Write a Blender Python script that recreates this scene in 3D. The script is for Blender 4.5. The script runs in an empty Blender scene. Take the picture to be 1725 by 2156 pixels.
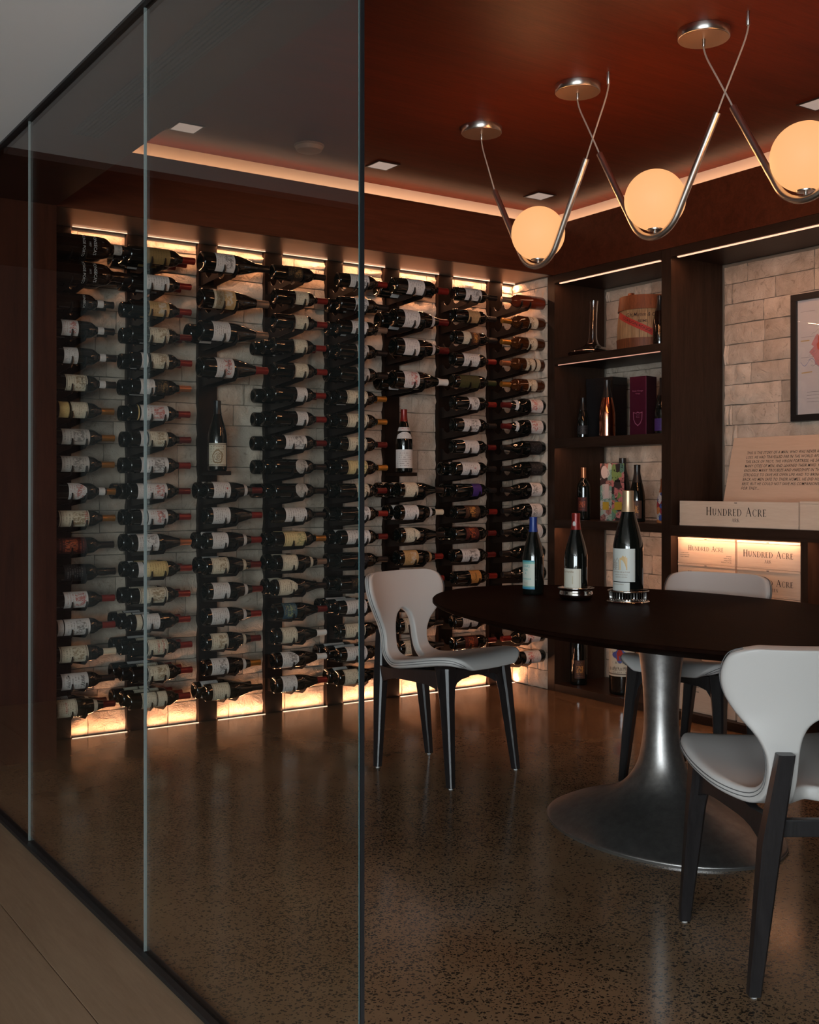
import bpy, bmesh, math, random
from mathutils import Vector, Matrix, noise
R = math.radians
PI = math.pi
random.seed(7)
sc = bpy.context.scene
col = sc.collection

# ------------------------------------------------------------------ camera
TH = 0.5948
FPX = 2340.3
cam_d = bpy.data.cameras.new('camera')
cam = bpy.data.objects.new('camera', cam_d)
col.objects.link(cam)
cam.location = (0, 0, 1.18)
cam.rotation_euler = (R(90), 0, -TH)
cam_d.sensor_fit = 'VERTICAL'
cam_d.sensor_height = 36.0
cam_d.lens = FPX / 2156.0 * 36.0
cam_d.shift_y = -(1078.0 - 1022.6) / 2156.0
cam_d.clip_start = 0.02
sc.camera = cam

# ------------------------------------------------------------------ world, exposure, daylight
w = bpy.data.worlds.new('world')
sc.world = w
w.use_nodes = True
bg = w.node_tree.nodes['Background']
bg.inputs[0].default_value = (0.86, 0.94, 1.0, 1)
bg.inputs[1].default_value = 20.5
sc.view_settings.view_transform = 'Standard'
sc.view_settings.look = 'None'
sc.view_settings.exposure = 0.0
sc.view_settings.gamma = 1.0
sc.view_settings.use_curve_mapping = False
cy = sc.cycles
cy.use_denoising = True
cy.max_bounces = 7
cy.diffuse_bounces = 3
cy.glossy_bounces = 4
cy.transmission_bounces = 8
cy.transparent_max_bounces = 24
cy.sample_clamp_indirect = 3.0
cy.caustics_reflective = False
cy.caustics_refractive = False

# daylight windows of the hall behind the camera (world light comes in through real openings)
WIN = [(-3.95, -1.9, 0.25, 2.2)]         # opening in the hall's rear wall: x0, x1, z0, z1
WINL = (-4.15, -0.55, 0.25, 2.2)          # opening in the hall's left wall: y0, y1, z0, z1
def portal(loc, rot, w_, h_):
    ld = bpy.data.lights.new('daylight_portal', 'AREA')
    ld.shape = 'RECTANGLE'; ld.size = w_; ld.size_y = h_
    ld.cycles.is_portal = True
    lo = bpy.data.objects.new('daylight_portal', ld)
    col.objects.link(lo); lo.location = loc; lo.rotation_euler = rot
for x0, x1, z0, z1 in WIN:
    portal(((x0 + x1) / 2, -4.55, (z0 + z1) / 2), (R(90), 0, 0), x1 - x0, z1 - z0)          # looks along +Y
portal((-4.25, (WINL[0] + WINL[1]) / 2, (WINL[2] + WINL[3]) / 2), (R(90), 0, R(-90)), WINL[1] - WINL[0], WINL[3] - WINL[2])   # looks along +X

LED_COL = (1.0, 0.45, 0.225)
LAMP_COL = (1.0, 0.42, 0.17)

# ------------------------------------------------------------------ helpers
class MB:
    def __init__(s):
        s.v, s.f, s.uv = [], [], {}
    def add(s, vs, fs):
        o = len(s.v)
        s.v += [tuple(a) for a in vs]
        s.f += [tuple(i + o for i in q) for q in fs]
        return s
    def box(s, x0, x1, y0, y1, z0, z1):
        return s.add([(x0,y0,z0),(x1,y0,z0),(x1,y1,z0),(x0,y1,z0),(x0,y0,z1),(x1,y0,z1),(x1,y1,z1),(x0,y1,z1)],
                     [(0,3,2,1),(4,5,6,7),(0,1,5,4),(1,2,6,5),(2,3,7,6),(3,0,4,7)])
    def bbox(s, x0, x1, y0, y1, z0, z1, b=0.004):
        bm = bmesh.new()
        bmesh.ops.create_cube(bm, size=1)
        for v in bm.verts:
            v.co = Vector(((x0+x1)/2 + v.co.x*(x1-x0), (y0+y1)/2 + v.co.y*(y1-y0), (z0+z1)/2 + v.co.z*(z1-z0)))
        bmesh.ops.bevel(bm, geom=bm.edges[:], offset=b, segments=2, affect='EDGES', profile=0.7)
        bm.verts.index_update()
        s.add([v.co[:] for v in bm.verts], [tuple(v.index for v in f.verts) for f in bm.faces])
        bm.free()
        return s
    def lathe(s, prof, n=24, sx=None, cx=0, cy=0):
        """prof: (r, z); sx: optional function z -> (kx, ky)"""
        vs, fs = [], []
        for r, z in prof:
            kx, ky = sx(z) if sx else (1, 1)
            for i in range(n):
                a = 2*PI*i/n
                vs.append((cx + r*kx*math.cos(a), cy + r*ky*math.sin(a), z))
        m = len(prof)
        for j in range(m-1):
            for i in range(n):
                k = (i+1) % n
                fs.append((j*n+i, j*n+k, (j+1)*n+k, (j+1)*n+i))
        if prof[0][0] > 1e-6: fs.append(tuple(reversed(range(n))))
        if prof[-1][0] > 1e-6: fs.append(tuple((m-1)*n+i for i in range(n)))
        return s.add(vs, fs)
    def tube(s, pts, r, n=10, cap=True):
        pts = [Vector(p) for p in pts]
        rs = r if isinstance(r, (list, tuple)) else [r]*len(pts)
        vs, fs = [], []
        up = Vector((0.137, 0.31, 0.94)).normalized()
        prev = None
        for i, p in enumerate(pts):
            t = (pts[min(i+1, len(pts)-1)] - pts[max(i-1, 0)]).normalized()
            if prev is None:
                a = t.cross(up)
                if a.length < 0.05: a = t.cross(Vector((1,0,0)))
            else:
                a = prev - t*prev.dot(t)
            a.normalize(); prev = a.copy()
            b = t.cross(a)
            for k in range(n):
                g = 2*PI*k/n
                vs.append(p + a*math.cos(g)*rs[i] + b*math.sin(g)*rs[i])
        for i in range(len(pts)-1):
            for k in range(n):
                q = (k+1) % n
                fs.append((i*n+k, i*n+q, (i+1)*n+q, (i+1)*n+k))
        if cap:
            fs.append(tuple(reversed(range(n))))
            fs.append(tuple((len(pts)-1)*n+k for k in range(n)))
        return s.add(vs, fs)
    def loft(s, rings):
        """rings: list of equal-length closed loops"""
        n = len(rings[0]); vs, fs = [], []
        for r in rings: vs += r
        for j in range(len(rings)-1):
            for i in range(n):
                k = (i+1) % n
                fs.append((j*n+i, j*n+k, (j+1)*n+k, (j+1)*n+i))
        fs.append(tuple(reversed(range(n)))); fs.append(tuple((len(rings)-1)*n+i for i in range(n)))
        return s.add(vs, fs)
    def prism(s, poly, fn0, fn1):
        """poly of 2D points, mapped by fn0 / fn1 to the two end faces"""
        n = len(poly)
        vs = [fn0(*p) for p in poly] + [fn1(*p) for p in poly]
        fs = [tuple(range(n)), tuple(reversed(range(n, 2*n)))]
        for i in range(n):
            k = (i+1) % n
            fs.append((i, n+i, n+k, k))
        return s.add(vs, fs)
    def mesh(s, name, smooth=False, angle=40):
        me = bpy.data.meshes.new(name)
        me.from_pydata(s.v, [], s.f)
        me.validate()
        bm = bmesh.new(); bm.from_mesh(me)
        bmesh.ops.recalc_face_normals(bm, faces=bm.faces[:])
        if smooth:
            lim = R(angle)
            for f in bm.faces: f.smooth = True
            for e in bm.edges:
                if len(e.link_faces) == 2 and e.calc_face_angle(0) > lim: e.smooth = False
        bm.to_mesh(me); bm.free()
        return me

def link(name, me, mat=None, parent=None, loc=None, rot=None):
    o = bpy.data.objects.new(name, me)
    col.objects.link(o)
    if mat is not None and me is not None and not me.materials: me.materials.append(mat)
    if parent: o.parent = parent
    if loc: o.location = loc
    if rot: o.rotation_euler = rot
    return o
def obj(name, mb, mat, parent=None, smooth=False, angle=40, loc=None, rot=None):
    return link(name, mb.mesh(name, smooth, angle), mat, parent, loc, rot)
def empty(name, loc=(0,0,0), rot=(0,0,0)):
    o = bpy.data.objects.new(name, None)
    o.empty_display_size = 0.05
    col.objects.link(o); o.location = loc; o.rotation_euler = rot
    return o
def tag(o, label, cat, group=None):
    o['label'] = label; o['category'] = cat
    if group: o['group'] = group
    return o
def struct(o):
    o['kind'] = 'structure'; return o
def catmull(P, n):
    """sample a list of tuples into n rows"""
    out = []; m = len(P)
    for i in range(n):
        t = i/(n-1)*(m-1); k = min(int(t), m-2); u = t-k
        p0, p1, p2, p3 = P[max(k-1,0)], P[k], P[k+1], P[min(k+2,m-1)]
        out.append(tuple(0.5*((2*b)+(-a+c)*u+(2*a-5*b+4*c-d)*u*u+(-a+3*b-3*c+d)*u**3) for a,b,c,d in zip(p0,p1,p2,p3)))
    return out

# ------------------------------------------------------------------ materials
class NT:
    def __init__(s, name):
        s.m = bpy.data.materials.new(name); s.m.use_nodes = True
        s.t = s.m.node_tree
        s.b = s.t.nodes['Principled BSDF']; s.o = s.t.nodes['Material Output']
    def n(s, typ, **kw):
        nd = s.t.nodes.new('ShaderNode'+typ)
        for k, v in kw.items(): setattr(nd, k, v)
        return nd
    def L(s, a, b): s.t.links.new(a, b); return s
    def put(s, sock, v):
        if hasattr(v, 'is_output') or isinstance(v, bpy.types.NodeSocket): s.t.links.new(v, sock)
        else: sock.default_value = v
    def math(s, op, a, b=0.0, c=None, clamp=False):
        nd = s.n('Math', operation=op, use_clamp=clamp)
        s.put(nd.inputs[0], a); s.put(nd.inputs[1], b)
        if c is not None: s.put(nd.inputs[2], c)
        return nd.outputs[0]
    def mix(s, fac, a, b):
        nd = s.n('Mix', data_type='RGBA')
        s.put(nd.inputs[0], fac); s.put(nd.inputs[6], a); s.put(nd.inputs[7], b)
        return nd.outputs[2]
    def ramp(s, fac, stops):
        nd = s.n('ValToRGB'); cr = nd.color_ramp
        while len(cr.elements) < len(stops): cr.elements.new(0.5)
        for e, (p, c) in zip(cr.elements, stops): e.position = p; e.color = (*c, 1) if len(c) == 3 else c
        s.put(nd.inputs[0], fac)
        return nd.outputs[0]
    def noise(s, vec, scale, detail=3, rough=0.55, dist=0.0):
        nd = s.n('TexNoise'); nd.inputs['Scale'].default_value = scale; nd.inputs['Detail'].default_value = detail
        nd.inputs['Roughness'].default_value = rough; nd.inputs['Distortion'].default_value = dist
        if vec is not None: s.L(vec, nd.inputs['Vector'])
        return nd.outputs[0]
    def coord(s, kind='Object', scale=(1,1,1), rot=(0,0,0), loc=(0,0,0)):
        tc = s.n('TexCoord'); mp = s.n('Mapping')
        mp.inputs['Scale'].default_value = scale; mp.inputs['Rotation'].default_value = rot; mp.inputs['Location'].default_value = loc
        s.L(tc.outputs[kind], mp.inputs[0])
        return mp.outputs[0]
    def wcoord(s, scale=(1,1,1), rot=(0,0,0)):
        g = s.n('NewGeometry'); mp = s.n('Mapping')
        mp.inputs['Scale'].default_value = scale; mp.inputs['Rotation'].default_value = rot
        s.L(g.outputs['Position'], mp.inputs[0])
        return mp.outputs[0]
    def rand(s): return s.n('ObjectInfo').outputs['Random']
    def bump(s, h, strength=0.3, dist=0.01):
        nd = s.n('Bump'); nd.inputs['Strength'].default_value = strength; nd.inputs['Distance'].default_value = dist
        s.L(h, nd.inputs['Height']); s.L(nd.outputs[0], s.b.inputs['Normal'])
    def set(s, color=None, rough=None, metal=None, spec=None, coat=None, trans=None, ior=None, sheen=None):
        for k, v in (('Base Color',color),('Roughness',rough),('Metallic',metal),('Specular IOR Level',spec),('Coat Weight',coat),('Transmission Weight',trans),('IOR',ior),('Sheen Weight',sheen)):
            if v is not None:
                if k == 'Base Color' and isinstance(v, tuple) and len(v) == 3: v = (*v, 1)
                s.put(s.b.inputs[k], v)
        return s.m

def simple(name, color, rough=0.5, metal=0.0, spec=0.5, coat=0.0):
    return NT(name).set(color, rough, metal, spec, coat)

def wood(name, c0, c1, axis='Y', scale=1.0, rough=0.35, spec=0.5, bump=0.05, world=True, contrast=(0.3, 0.7), coat=0.0):
    t = NT(name)
    sc_ = {'X': (1.2, 14, 14), 'Y': (14, 1.2, 14), 'Z': (14, 14, 1.2)}[axis]
    sc_ = tuple(a*scale for a in sc_)
    v = t.wcoord(sc_) if world else t.coord('Object', sc_)
    a = t.noise(v, 1.6, 6, 0.65, 0.8)
    fine = t.noise(v, 9.0, 4, 0.7)
    h = t.math('MULTIPLY_ADD', fine, 0.45, t.math('MULTIPLY', a, 0.65))
    h2 = t.math('ADD', h, t.math('MULTIPLY_ADD', t.rand(), 0.10, -0.05))
    c = t.ramp(h2, [(contrast[0], c0), (contrast[1], c1)])
    t.set(c, rough, 0.0, spec, coat)
    if bump: t.bump(fine, bump, 0.004)
    return t.m

M = {}
def mk_stone():
    t = NT('cream_split_stone')
    v = t.wcoord((1,1,1))
    big = t.noise(v, 7, 5, 0.6, 0.6)
    fine = t.noise(v, 55, 5, 0.7)
    pit = t.noise(v, 22, 3, 0.6, 1.2)
    c = t.ramp(big, [(0.28, (0.45,0.345,0.26)), (0.55, (0.645,0.52,0.415)), (0.78, (0.74,0.625,0.515))])
    c = t.mix(t.math('MULTIPLY', t.ramp(pit, [(0.60,(0,0,0)),(0.72,(1,1,1))]), 0.5), c, (0.24,0.17,0.115,1))
    br = t.math('MULTIPLY_ADD', t.rand(), 0.30, 0.80)
    hsv = t.n('HueSaturation'); t.L(c, hsv.inputs['Color']); t.L(br, hsv.inputs['Value'])
    t.set(hsv.outputs[0], 0.85, 0, 0.25)
    h = t.math('ADD', t.math('MULTIPLY', t.noise(v, 14, 6, 0.68, 1.4), 1.0), t.math('MULTIPLY', fine, 0.18))
    t.bump(h, 0.75, 0.022)
    return t.m
M['stone'] = mk_stone()
M['mortar'] = simple('mortar', (0.20,0.165,0.13), 0.95, 0, 0.1)

def mk_concrete():
    t = NT('polished_concrete')
    v = t.wcoord((1,1,1))
    big = t.noise(v, 1.1, 4, 0.55, 0.5)
    med = t.noise(v, 6, 5, 0.6)
    base = t.ramp(t.math('MULTIPLY_ADD', med, 0.45, t.math('MULTIPLY', big, 0.6)), [(0.32,(0.155,0.086,0.043)),(0.72,(0.255,0.163,0.094))])
    dv = t.n('VectorMath', operation='ADD'); nv = t.n('TexNoise'); nv.inputs['Scale'].default_value = 60; t.L(v, nv.inputs['Vector'])
    scl = t.n('VectorMath', operation='SCALE'); t.L(nv.outputs['Color'], scl.inputs[0]); scl.inputs['Scale'].default_value = 0.018
    t.L(v, dv.inputs[0]); t.L(scl.outputs[0], dv.inputs[1])
    def chips(scale, thr):
        vo = t.n('TexVoronoi'); vo.inputs['Scale'].default_value = scale; vo.inputs['Randomness'].default_value = 1.0
        t.L(dv.outputs[0], vo.inputs['Vector'])
        sep = t.n('SeparateColor'); t.L(vo.outputs['Color'], sep.inputs[0])
        dens = t.ramp(t.noise(v, 0.9, 3, 0.6, 0.6), [(0.34,(0.10,)*3),(0.58,(0.85,)*3)])
        rad = t.math('MULTIPLY', sep.outputs[1], thr)
        inside = t.math('LESS_THAN', vo.outputs['Distance'], t.math('ADD', rad, 0.14))
        pick = t.math('LESS_THAN', sep.outputs[0], dens)
        return t.math('MULTIPLY', inside, pick)
    m1 = chips(150, 0.36); m2 = chips(95, 0.36)
    mm = t.math('MAXIMUM', m1, m2)
    c = t.mix(t.math('MULTIPLY', mm, 0.88), base, (0.012,0.010,0.009,1))
    vo = t.n('TexVoronoi'); vo.inputs['Scale'].default_value = 14; t.L(v, vo.inputs['Vector'])
    fleck = t.math('LESS_THAN', vo.outputs['Distance'], 0.035)
    c = t.mix(t.math('MULTIPLY', fleck, 0.55), c, (0.42,0.37,0.31,1))
    t.set(c, t.math('MULTIPLY_ADD', med, 0.10, 0.10), 0, 0.5, 0.0)
    t.bump(t.noise(v, 3.0, 3), 0.02, 0.02)
    return t.m
M['concrete'] = mk_concrete()
M['ceil_wood'] = wood('stained_ceiling_veneer', (0.042,0.0065,0.0024), (0.118,0.0195,0.0072), 'X', 1.0, 0.48, 0.16, 0.03)
M['fascia_wood'] = wood('stained_fascia_veneer', (0.048,0.011,0.0045), (0.105,0.026,0.011), 'X', 0.8, 0.42, 0.2, 0.03)
M['dark_wood'] = wood('dark_oak_veneer', (0.009,0.0045,0.003), (0.036,0.0185,0.0115), 'Z', 1.6, 0.42, 0.22, 0.06)
M['shelf_wood'] = wood('dark_oak_shelf', (0.010,0.005,0.0033), (0.036,0.019,0.012), 'Y', 1.6, 0.44, 0.22, 0.06)
M['panel_wood'] = wood('red_brown_wall_panel', (0.026,0.0065,0.003), (0.070,0.018,0.0085), 'Z', 1.0, 0.42, 0.18, 0.03)
M['table_wood'] = wood('espresso_table_oak', (0.0010,0.0004,0.0003), (0.011,0.0040,0.0022), 'Y', 1.4, 0.55, 0.012, 0.18)
M['chair_wood'] = wood('black_stained_ash', (0.0035,0.0032,0.0034), (0.018,0.016,0.0165), 'Z', 3.0, 0.33, 0.45, 0.08)
M['oak'] = wood('pale_oak_plank', (0.150,0.093,0.052), (0.265,0.182,0.113), 'Y', 0.9, 0.50, 0.35, 0.05, contrast=(0.25,0.75))
M['crate_wood'] = wood('pine_crate_board', (0.66,0.48,0.35), (0.82,0.65,0.50), 'Y', 1.3, 0.60, 0.3, 0.04, contrast=(0.25,0.8))
M['ply'] = wood('pale_plywood', (0.58,0.395,0.275), (0.72,0.52,0.38), 'Y', 0.8, 0.60, 0.3, 0.02, contrast=(0.25,0.8))
M['keg_wood'] = wood('old_keg_stave', (0.12,0.055,0.022), (0.40,0.235,0.115), 'Z', 2.0, 0.6, 0.3, 0.12)
M['keg_dark'] = wood('old_keg_band', (0.035,0.010,0.004), (0.19,0.055,0.018), 'Z', 2.0, 0.55, 0.3, 0.12)
M['white_paint'] = simple('white_ceiling_paint', (0.93,0.95,0.95), 0.8, 0, 0.2)
M['hall_wall'] = simple('hall_wall_paint', (0.55,0.55,0.53), 0.8, 0, 0.2)
M['black_metal'] = simple('black_metal', (0.008,0.008,0.009), 0.42, 0.0, 0.5)
M['rack_metal'] = simple('dark_bronze_rack', (0.009,0.006,0.005), 0.38, 0.0, 0.3)
M['post_wood'] = wood('blackened_rack_post', (0.004,0.0022,0.0016), (0.015,0.008,0.0055), 'Z', 1.6, 0.45, 0.14, 0.05)
M['bronze_panel'] = simple('bronze_soffit_panel', (0.62,0.44,0.32), 0.34, 0.8)
M['seal'] = simple('black_rubber_seal', (0.005,0.005,0.006), 0.5)
M['nickel'] = simple('brushed_nickel', (0.62,0.58,0.54), 0.28, 1.0)
M['copper_plate'] = simple('satin_copper_plate', (0.72,0.52,0.38), 0.38, 1.0)
M['bronze_tube'] = simple('satin_nickel_tube', (0.72,0.66,0.60), 0.34, 1.0)
M['cord'] = simple('grey_cord', (0.45,0.36,0.30), 0.6)
M['leather'] = NT('pale_grey_leather')
def _leather():
    t = M['leather']; v = t.coord('Object')
    t.set((0.455,0.435,0.415), 0.45, 0, 0.4); t.bump(t.noise(v, 260, 3), 0.06, 0.002)
    M['leather'] = t.m
_leather()
M['stitch'] = simple('grey_stitch_line', (0.10,0.10,0.10), 0.7)
M['felt'] = simple('white_glide', (0.7,0.7,0.68), 0.6)
def _pedestal():
    t = NT('gunmetal_pedestal'); v = t.coord('Object')
    n1 = t.noise(v, 120, 3); c = t.ramp(t.noise(v, 30, 4, 0.7), [(0.3,(0.26,0.25,0.242)),(0.7,(0.37,0.356,0.343))])
    t.set(c, t.math('MULTIPLY_ADD', n1, 0.12, 0.33), 0.95, 0.5); t.bump(n1, 0.10, 0.003)
    return t.m
M['pedestal'] = _pedestal()
M['silver'] = simple('polished_silver', (0.78,0.74,0.70), 0.12, 1.0)
M['plate_glass'] = None
def _glass(name, tint):
    t = NT(name); nd = t.t.nodes; nd.remove(t.b)
    tr = t.n('BsdfTransparent'); tr.inputs[0].default_value = (*tint, 1)
    gl = t.n('BsdfGlossy'); gl.inputs['Roughness'].default_value = 0.0; gl.inputs[0].default_value = (1,1,1,1)
    fr = t.n('Fresnel'); bf = t.n('NewGeometry').outputs['Backfacing']
    t.L(t.math('MULTIPLY_ADD', bf, 1/1.36-1.36, 1.36), fr.inputs[0])   # same reflectance from either side of the sheet
    mx = t.n('MixShader'); t.L(fr.outputs[0], mx.inputs[0]); t.L(tr.outputs[0], mx.inputs[1]); t.L(gl.outputs[0], mx.inputs[2])
    t.L(mx.outputs[0], t.o.inputs[0])
    return t.m
M['plate_glass'] = _glass('clear_plate_glass', (0.955, 0.975, 0.965))
M['picture_glass'] = _glass('picture_glass', (0.98, 0.98, 0.98))
M['decanter_glass'] = NT('decanter_crystal').set((0.95,0.93,0.92), 0.01, 0, 0.5, trans=1.0, ior=1.5)
M['glass_joint'] = NT('clear_joint_edge').set((0.20,0.225,0.22), 0.25, 0, 0.6)
M['glass_edge'] = NT('green_glass_edge').set((0.07,0.15,0.155), 0.18, 0, 0.7)
def emis(name, color, strength):
    t = NT(name); t.set((0.0,0.0,0.0), 0.5)
    t.b.inputs['Emission Color'].default_value = (*color, 1); t.b.inputs['Emission Strength'].default_value = strength
    return t.m
M['led'] = emis('warm_led_strip', (1.0,0.60,0.40), 2.2)
M['led_soft'] = emis('warm_led_shelf_strip', (1.0,0.54,0.32), 30.0)
M['led_dim'] = emis('dim_led_shelf_strip', (1.0,0.48,0.34), 0.7)
M['led_top'] = emis('warm_led_top_strip', (1.0,0.50,0.32), 1.7)
M['led_cove'] = emis('warm_led_cove', (1.0,0.56,0.32), 11.0)
def _globe():
    t = NT('lit_opal_globe'); t.set((0.10,0.09,0.08), 0.55, 0, 0.2)
    t.b.inputs['Emission Color'].default_value = (1.0,0.455,0.175,1); t.b.inputs['Emission Strength'].default_value = 1.04
    return t.m
M['globe'] = _globe()
M['downlight'] = emis('dim_downlight', (1.0,0.74,0.62), 0.36)

# bottle materials
M['b_green'] = simple('dark_bottle_glass', (0.0045,0.0055,0.0045), 0.045, 0, 0.62, 0.3)
M['b_brown'] = simple('brown_bottle_glass', (0.010,0.0045,0.0025), 0.045, 0, 0.62, 0.3)
M['b_amber'] = simple('amber_bottle_glass', (0.045,0.0135,0.004), 0.05, 0, 0.6, 0.3)
M['b_rose'] = simple('rose_amber_glass', (0.12,0.020,0.008), 0.05, 0, 0.6, 0.3)
CAP = {'r': ('red', (0.18,0.012,0.009), 0.32, 0.25), 'd': ('dark red', (0.10,0.008,0.008), 0.32, 0.25), 'k': ('black', (0.008,0.007,0.007), 0.35, 0.0),
       'g': ('gold', (0.50,0.24,0.05), 0.28, 0.8), 'w': ('white', (0.62,0.60,0.57), 0.45, 0.0), 'b': ('bronze', (0.26,0.18,0.13), 0.35, 0.6),
       'c': ('copper', (0.42,0.17,0.08), 0.30, 0.7), 'n': ('green', (0.025,0.035,0.012), 0.4, 0.2), 'p': ('pink-banded', (0.50,0.27,0.25), 0.45, 0.0),
       'e': ('cream', (0.60,0.50,0.36), 0.45, 0.0), 'u': ('blue', (0.008,0.028,0.16), 0.38, 0.1)}
for k, (nm, c, r_, m_) in CAP.items(): M['cap_'+k] = simple(nm.replace(' ', '_').replace('-', '_')+'_capsule', c, r_, m_)
def label_mat(name, base, ink, art=None, n=9.0, artpos=0.66, ink_amt=0.55, border=False):
    """flat print: text lines across the bottle axis, an optional printed vignette"""
    t = NT(name)
    tc = t.n('TexCoord'); sep = t.n('SeparateXYZ'); t.L(tc.outputs['UV'], sep.inputs[0])
    u, v = sep.outputs[0], sep.outputs[1]
    rnd = t.rand()
    lines = t.math('GREATER_THAN', t.math('SINE', t.math('MULTIPLY', t.math('ADD', u, rnd), n*6.283)), 0.25)
    cmb = t.n('CombineXYZ'); t.put(cmb.inputs[0], t.math('FLOOR', t.math('MULTIPLY', t.math('ADD', u, rnd), n))); t.put(cmb.inputs[1], t.math('MULTIPLY', v, 26.0)); t.put(cmb.inputs[2], t.math('MULTIPLY', rnd, 90.0))
    let = t.math('GREATER_THAN', t.noise(cmb.outputs[0], 1.3, 1), 0.50)
    dv = t.math('ABSOLUTE', t.math('SUBTRACT', v, 0.5))
    wid = t.math('LESS_THAN', dv, t.math('MULTIPLY_ADD', t.noise(cmb.outputs[0], 0.35, 0), 0.5, 0.05))
    mu = t.math('LESS_THAN', t.math('ABSOLUTE', t.math('SUBTRACT', u, 0.5)), 0.42)
    ink_f = t.math('MULTIPLY', t.math('MULTIPLY', lines, let), t.math('MULTIPLY', wid, mu))
    c = t.mix(t.math('MULTIPLY', ink_f, ink_amt), (*base,1), (*ink,1))
    if art:
        c2 = t.n('CombineXYZ'); t.put(c2.inputs[0], t.math('MULTIPLY', u, 5.0)); t.put(c2.inputs[1], t.math('MULTIPLY', v, 7.0)); t.put(c2.inputs[2], t.math('MULTIPLY', rnd, 60.0))
        bl = t.math('GREATER_THAN', t.noise(c2.outputs[0], 1.2, 5, 0.75, 1.0), 0.50)
        inart = t.math('MULTIPLY', t.math('LESS_THAN', t.math('ABSOLUTE', t.math('SUBTRACT', u, artpos)), 0.20), t.math('LESS_THAN', dv, 0.33))
        bare = t.mix(inart, c, (*base,1))
        c = t.mix(t.math('MULTIPLY', t.math('MULTIPLY', bl, inart), 0.8), bare, (*art,1))
    if border:
        eu = t.math('ABSOLUTE', t.math('SUBTRACT', t.math('ABSOLUTE', t.math('SUBTRACT', u, 0.5)), 0.45))
        c = t.mix(t.math('MULTIPLY', t.math('LESS_THAN', eu, 0.016), 0.8), c, (*ink,1))
    t.set(c, 0.55, 0, 0.3)
    return t.m
W_ = (0.60,0.56,0.53); C_ = (0.60,0.52,0.39); INK = (0.09,0.06,0.05)
LAB = {
 'w': ('white', label_mat('white_label', W_, INK)),
 'W': ('white illustrated', label_mat('white_art_label', W_, (0.12,0.08,0.07), (0.13,0.11,0.10))),
 'R': ('white red-printed', label_mat('white_red_label', W_, (0.30,0.06,0.05), (0.42,0.07,0.05))),
 'c': ('cream', label_mat('cream_label', C_, INK, border=True)),
 'C': ('cream illustrated', label_mat('cream_art_label', C_, INK, (0.22,0.14,0.07), border=True)),
 't': ('tan', label_mat('tan_label', (0.42,0.25,0.12), (0.10,0.05,0.03))),
 'T': ('tan illustrated', label_mat('tan_art_label', (0.46,0.28,0.12), (0.16,0.07,0.03), (0.55,0.48,0.40))),
 'y': ('yellow', label_mat('yellow_label', (0.60,0.43,0.18), (0.16,0.09,0.03), border=True)),
 'Y': ('yellow flowered', label_mat('yellow_art_label', (0.60,0.46,0.23), (0.2,0.12,0.05), (0.16,0.19,0.08), artpos=0.78, border=True)),
 'q': ('grey engraved', label_mat('grey_art_label', (0.42,0.38,0.34), (0.10,0.08,0.07), (0.14,0.12,0.11), artpos=0.6)),
 'o': ('olive gold', label_mat('olive_label', (0.20,0.125,0.045), (0.08,0.05,0.02), ink_amt=0.4)),
 'v': ('olive green', label_mat('green_label', (0.055,0.050,0.018), (0.02,0.02,0.01), ink_amt=0.5)),
 'O': ('orange', label_mat('orange_label', (0.55,0.25,0.07), (0.10,0.03,0.01))),
 'P': ('orange pictured', label_mat('orange_art_label', (0.06,0.025,0.015), (0.35,0.15,0.05), (0.62,0.26,0.06), artpos=0.5)),
 'B': ('blue pictured', label_mat('blue_art_label', (0.03,0.07,0.10), (0.45,0.33,0.12), (0.30,0.32,0.14), artpos=0.5)),
 'u': ('purple', label_mat('purple_label', (0.055,0.025,0.14), (0.02,0.01,0.04))),
 'D': ('dark gold-printed', label_mat('dark_art_label', (0.012,0.009,0.008), (0.30,0.18,0.07), (0.25,0.14,0.05), ink_amt=0.5)),
 'X': ('red and black', label_mat('red_art_label', (0.05,0.012,0.010), (0.35,0.06,0.03), (0.42,0.09,0.03), artpos=0.5)),
 'k': ('black', label_mat('black_label', (0.010,0.009,0.010), (0.30,0.28,0.26), ink_amt=0.25)),
}
LABM = {k: v[1] for k, v in LAB.items()}
M['ink'] = simple('dark_print', (0.035,0.018,0.014), 0.6, 0, 0.2)
M['ink_black'] = simple('black_print', (0.010,0.009,0.009), 0.6, 0, 0.2)
M['ink_red'] = simple('red_print', (0.38,0.035,0.025), 0.6, 0, 0.2)
M['ink_pale'] = simple('pale_print', (0.50,0.48,0.46), 0.6, 0, 0.2)
M['ink_teal'] = simple('teal_print', (0.10,0.34,0.33), 0.6, 0, 0.2)
M['ink_brown'] = simple('brown_print', (0.26,0.17,0.09), 0.6, 0, 0.2)

# ------------------------------------------------------------------ lettering
def text2d(body, size, align='CENTER', shear=0.0, sx=1.0, space=1.0):
    cu = bpy.data.curves.new('t', 'FONT'); cu.body = body; cu.size = size; cu.align_x = align; cu.shear = shear; cu.space_character = space
    cu.resolution_u = 2; cu.offset = size*0.005
    o = bpy.data.objects.new('t', cu); col.objects.link(o)
    bpy.context.view_layer.update()
    me = bpy.data.meshes.new_from_object(o)
    vs = [(v.co.x*sx, v.co.y) for v in me.vertices]; fs = [tuple(p.vertices) for p in me.polygons]
    bpy.data.objects.remove(o); bpy.data.curves.remove(cu); bpy.data.meshes.remove(me)
    return vs, fs
def _st(x, y0, y1, w): return [(x-w/2,y0),(x+w/2,y0),(x+w/2,y1),(x-w/2,y1)]
def _sl(x0, y0, x1, y1, w): return [(x0-w/2,y0),(x0+w/2,y0),(x1+w/2,y1),(x1-w/2,y1)]
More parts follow.
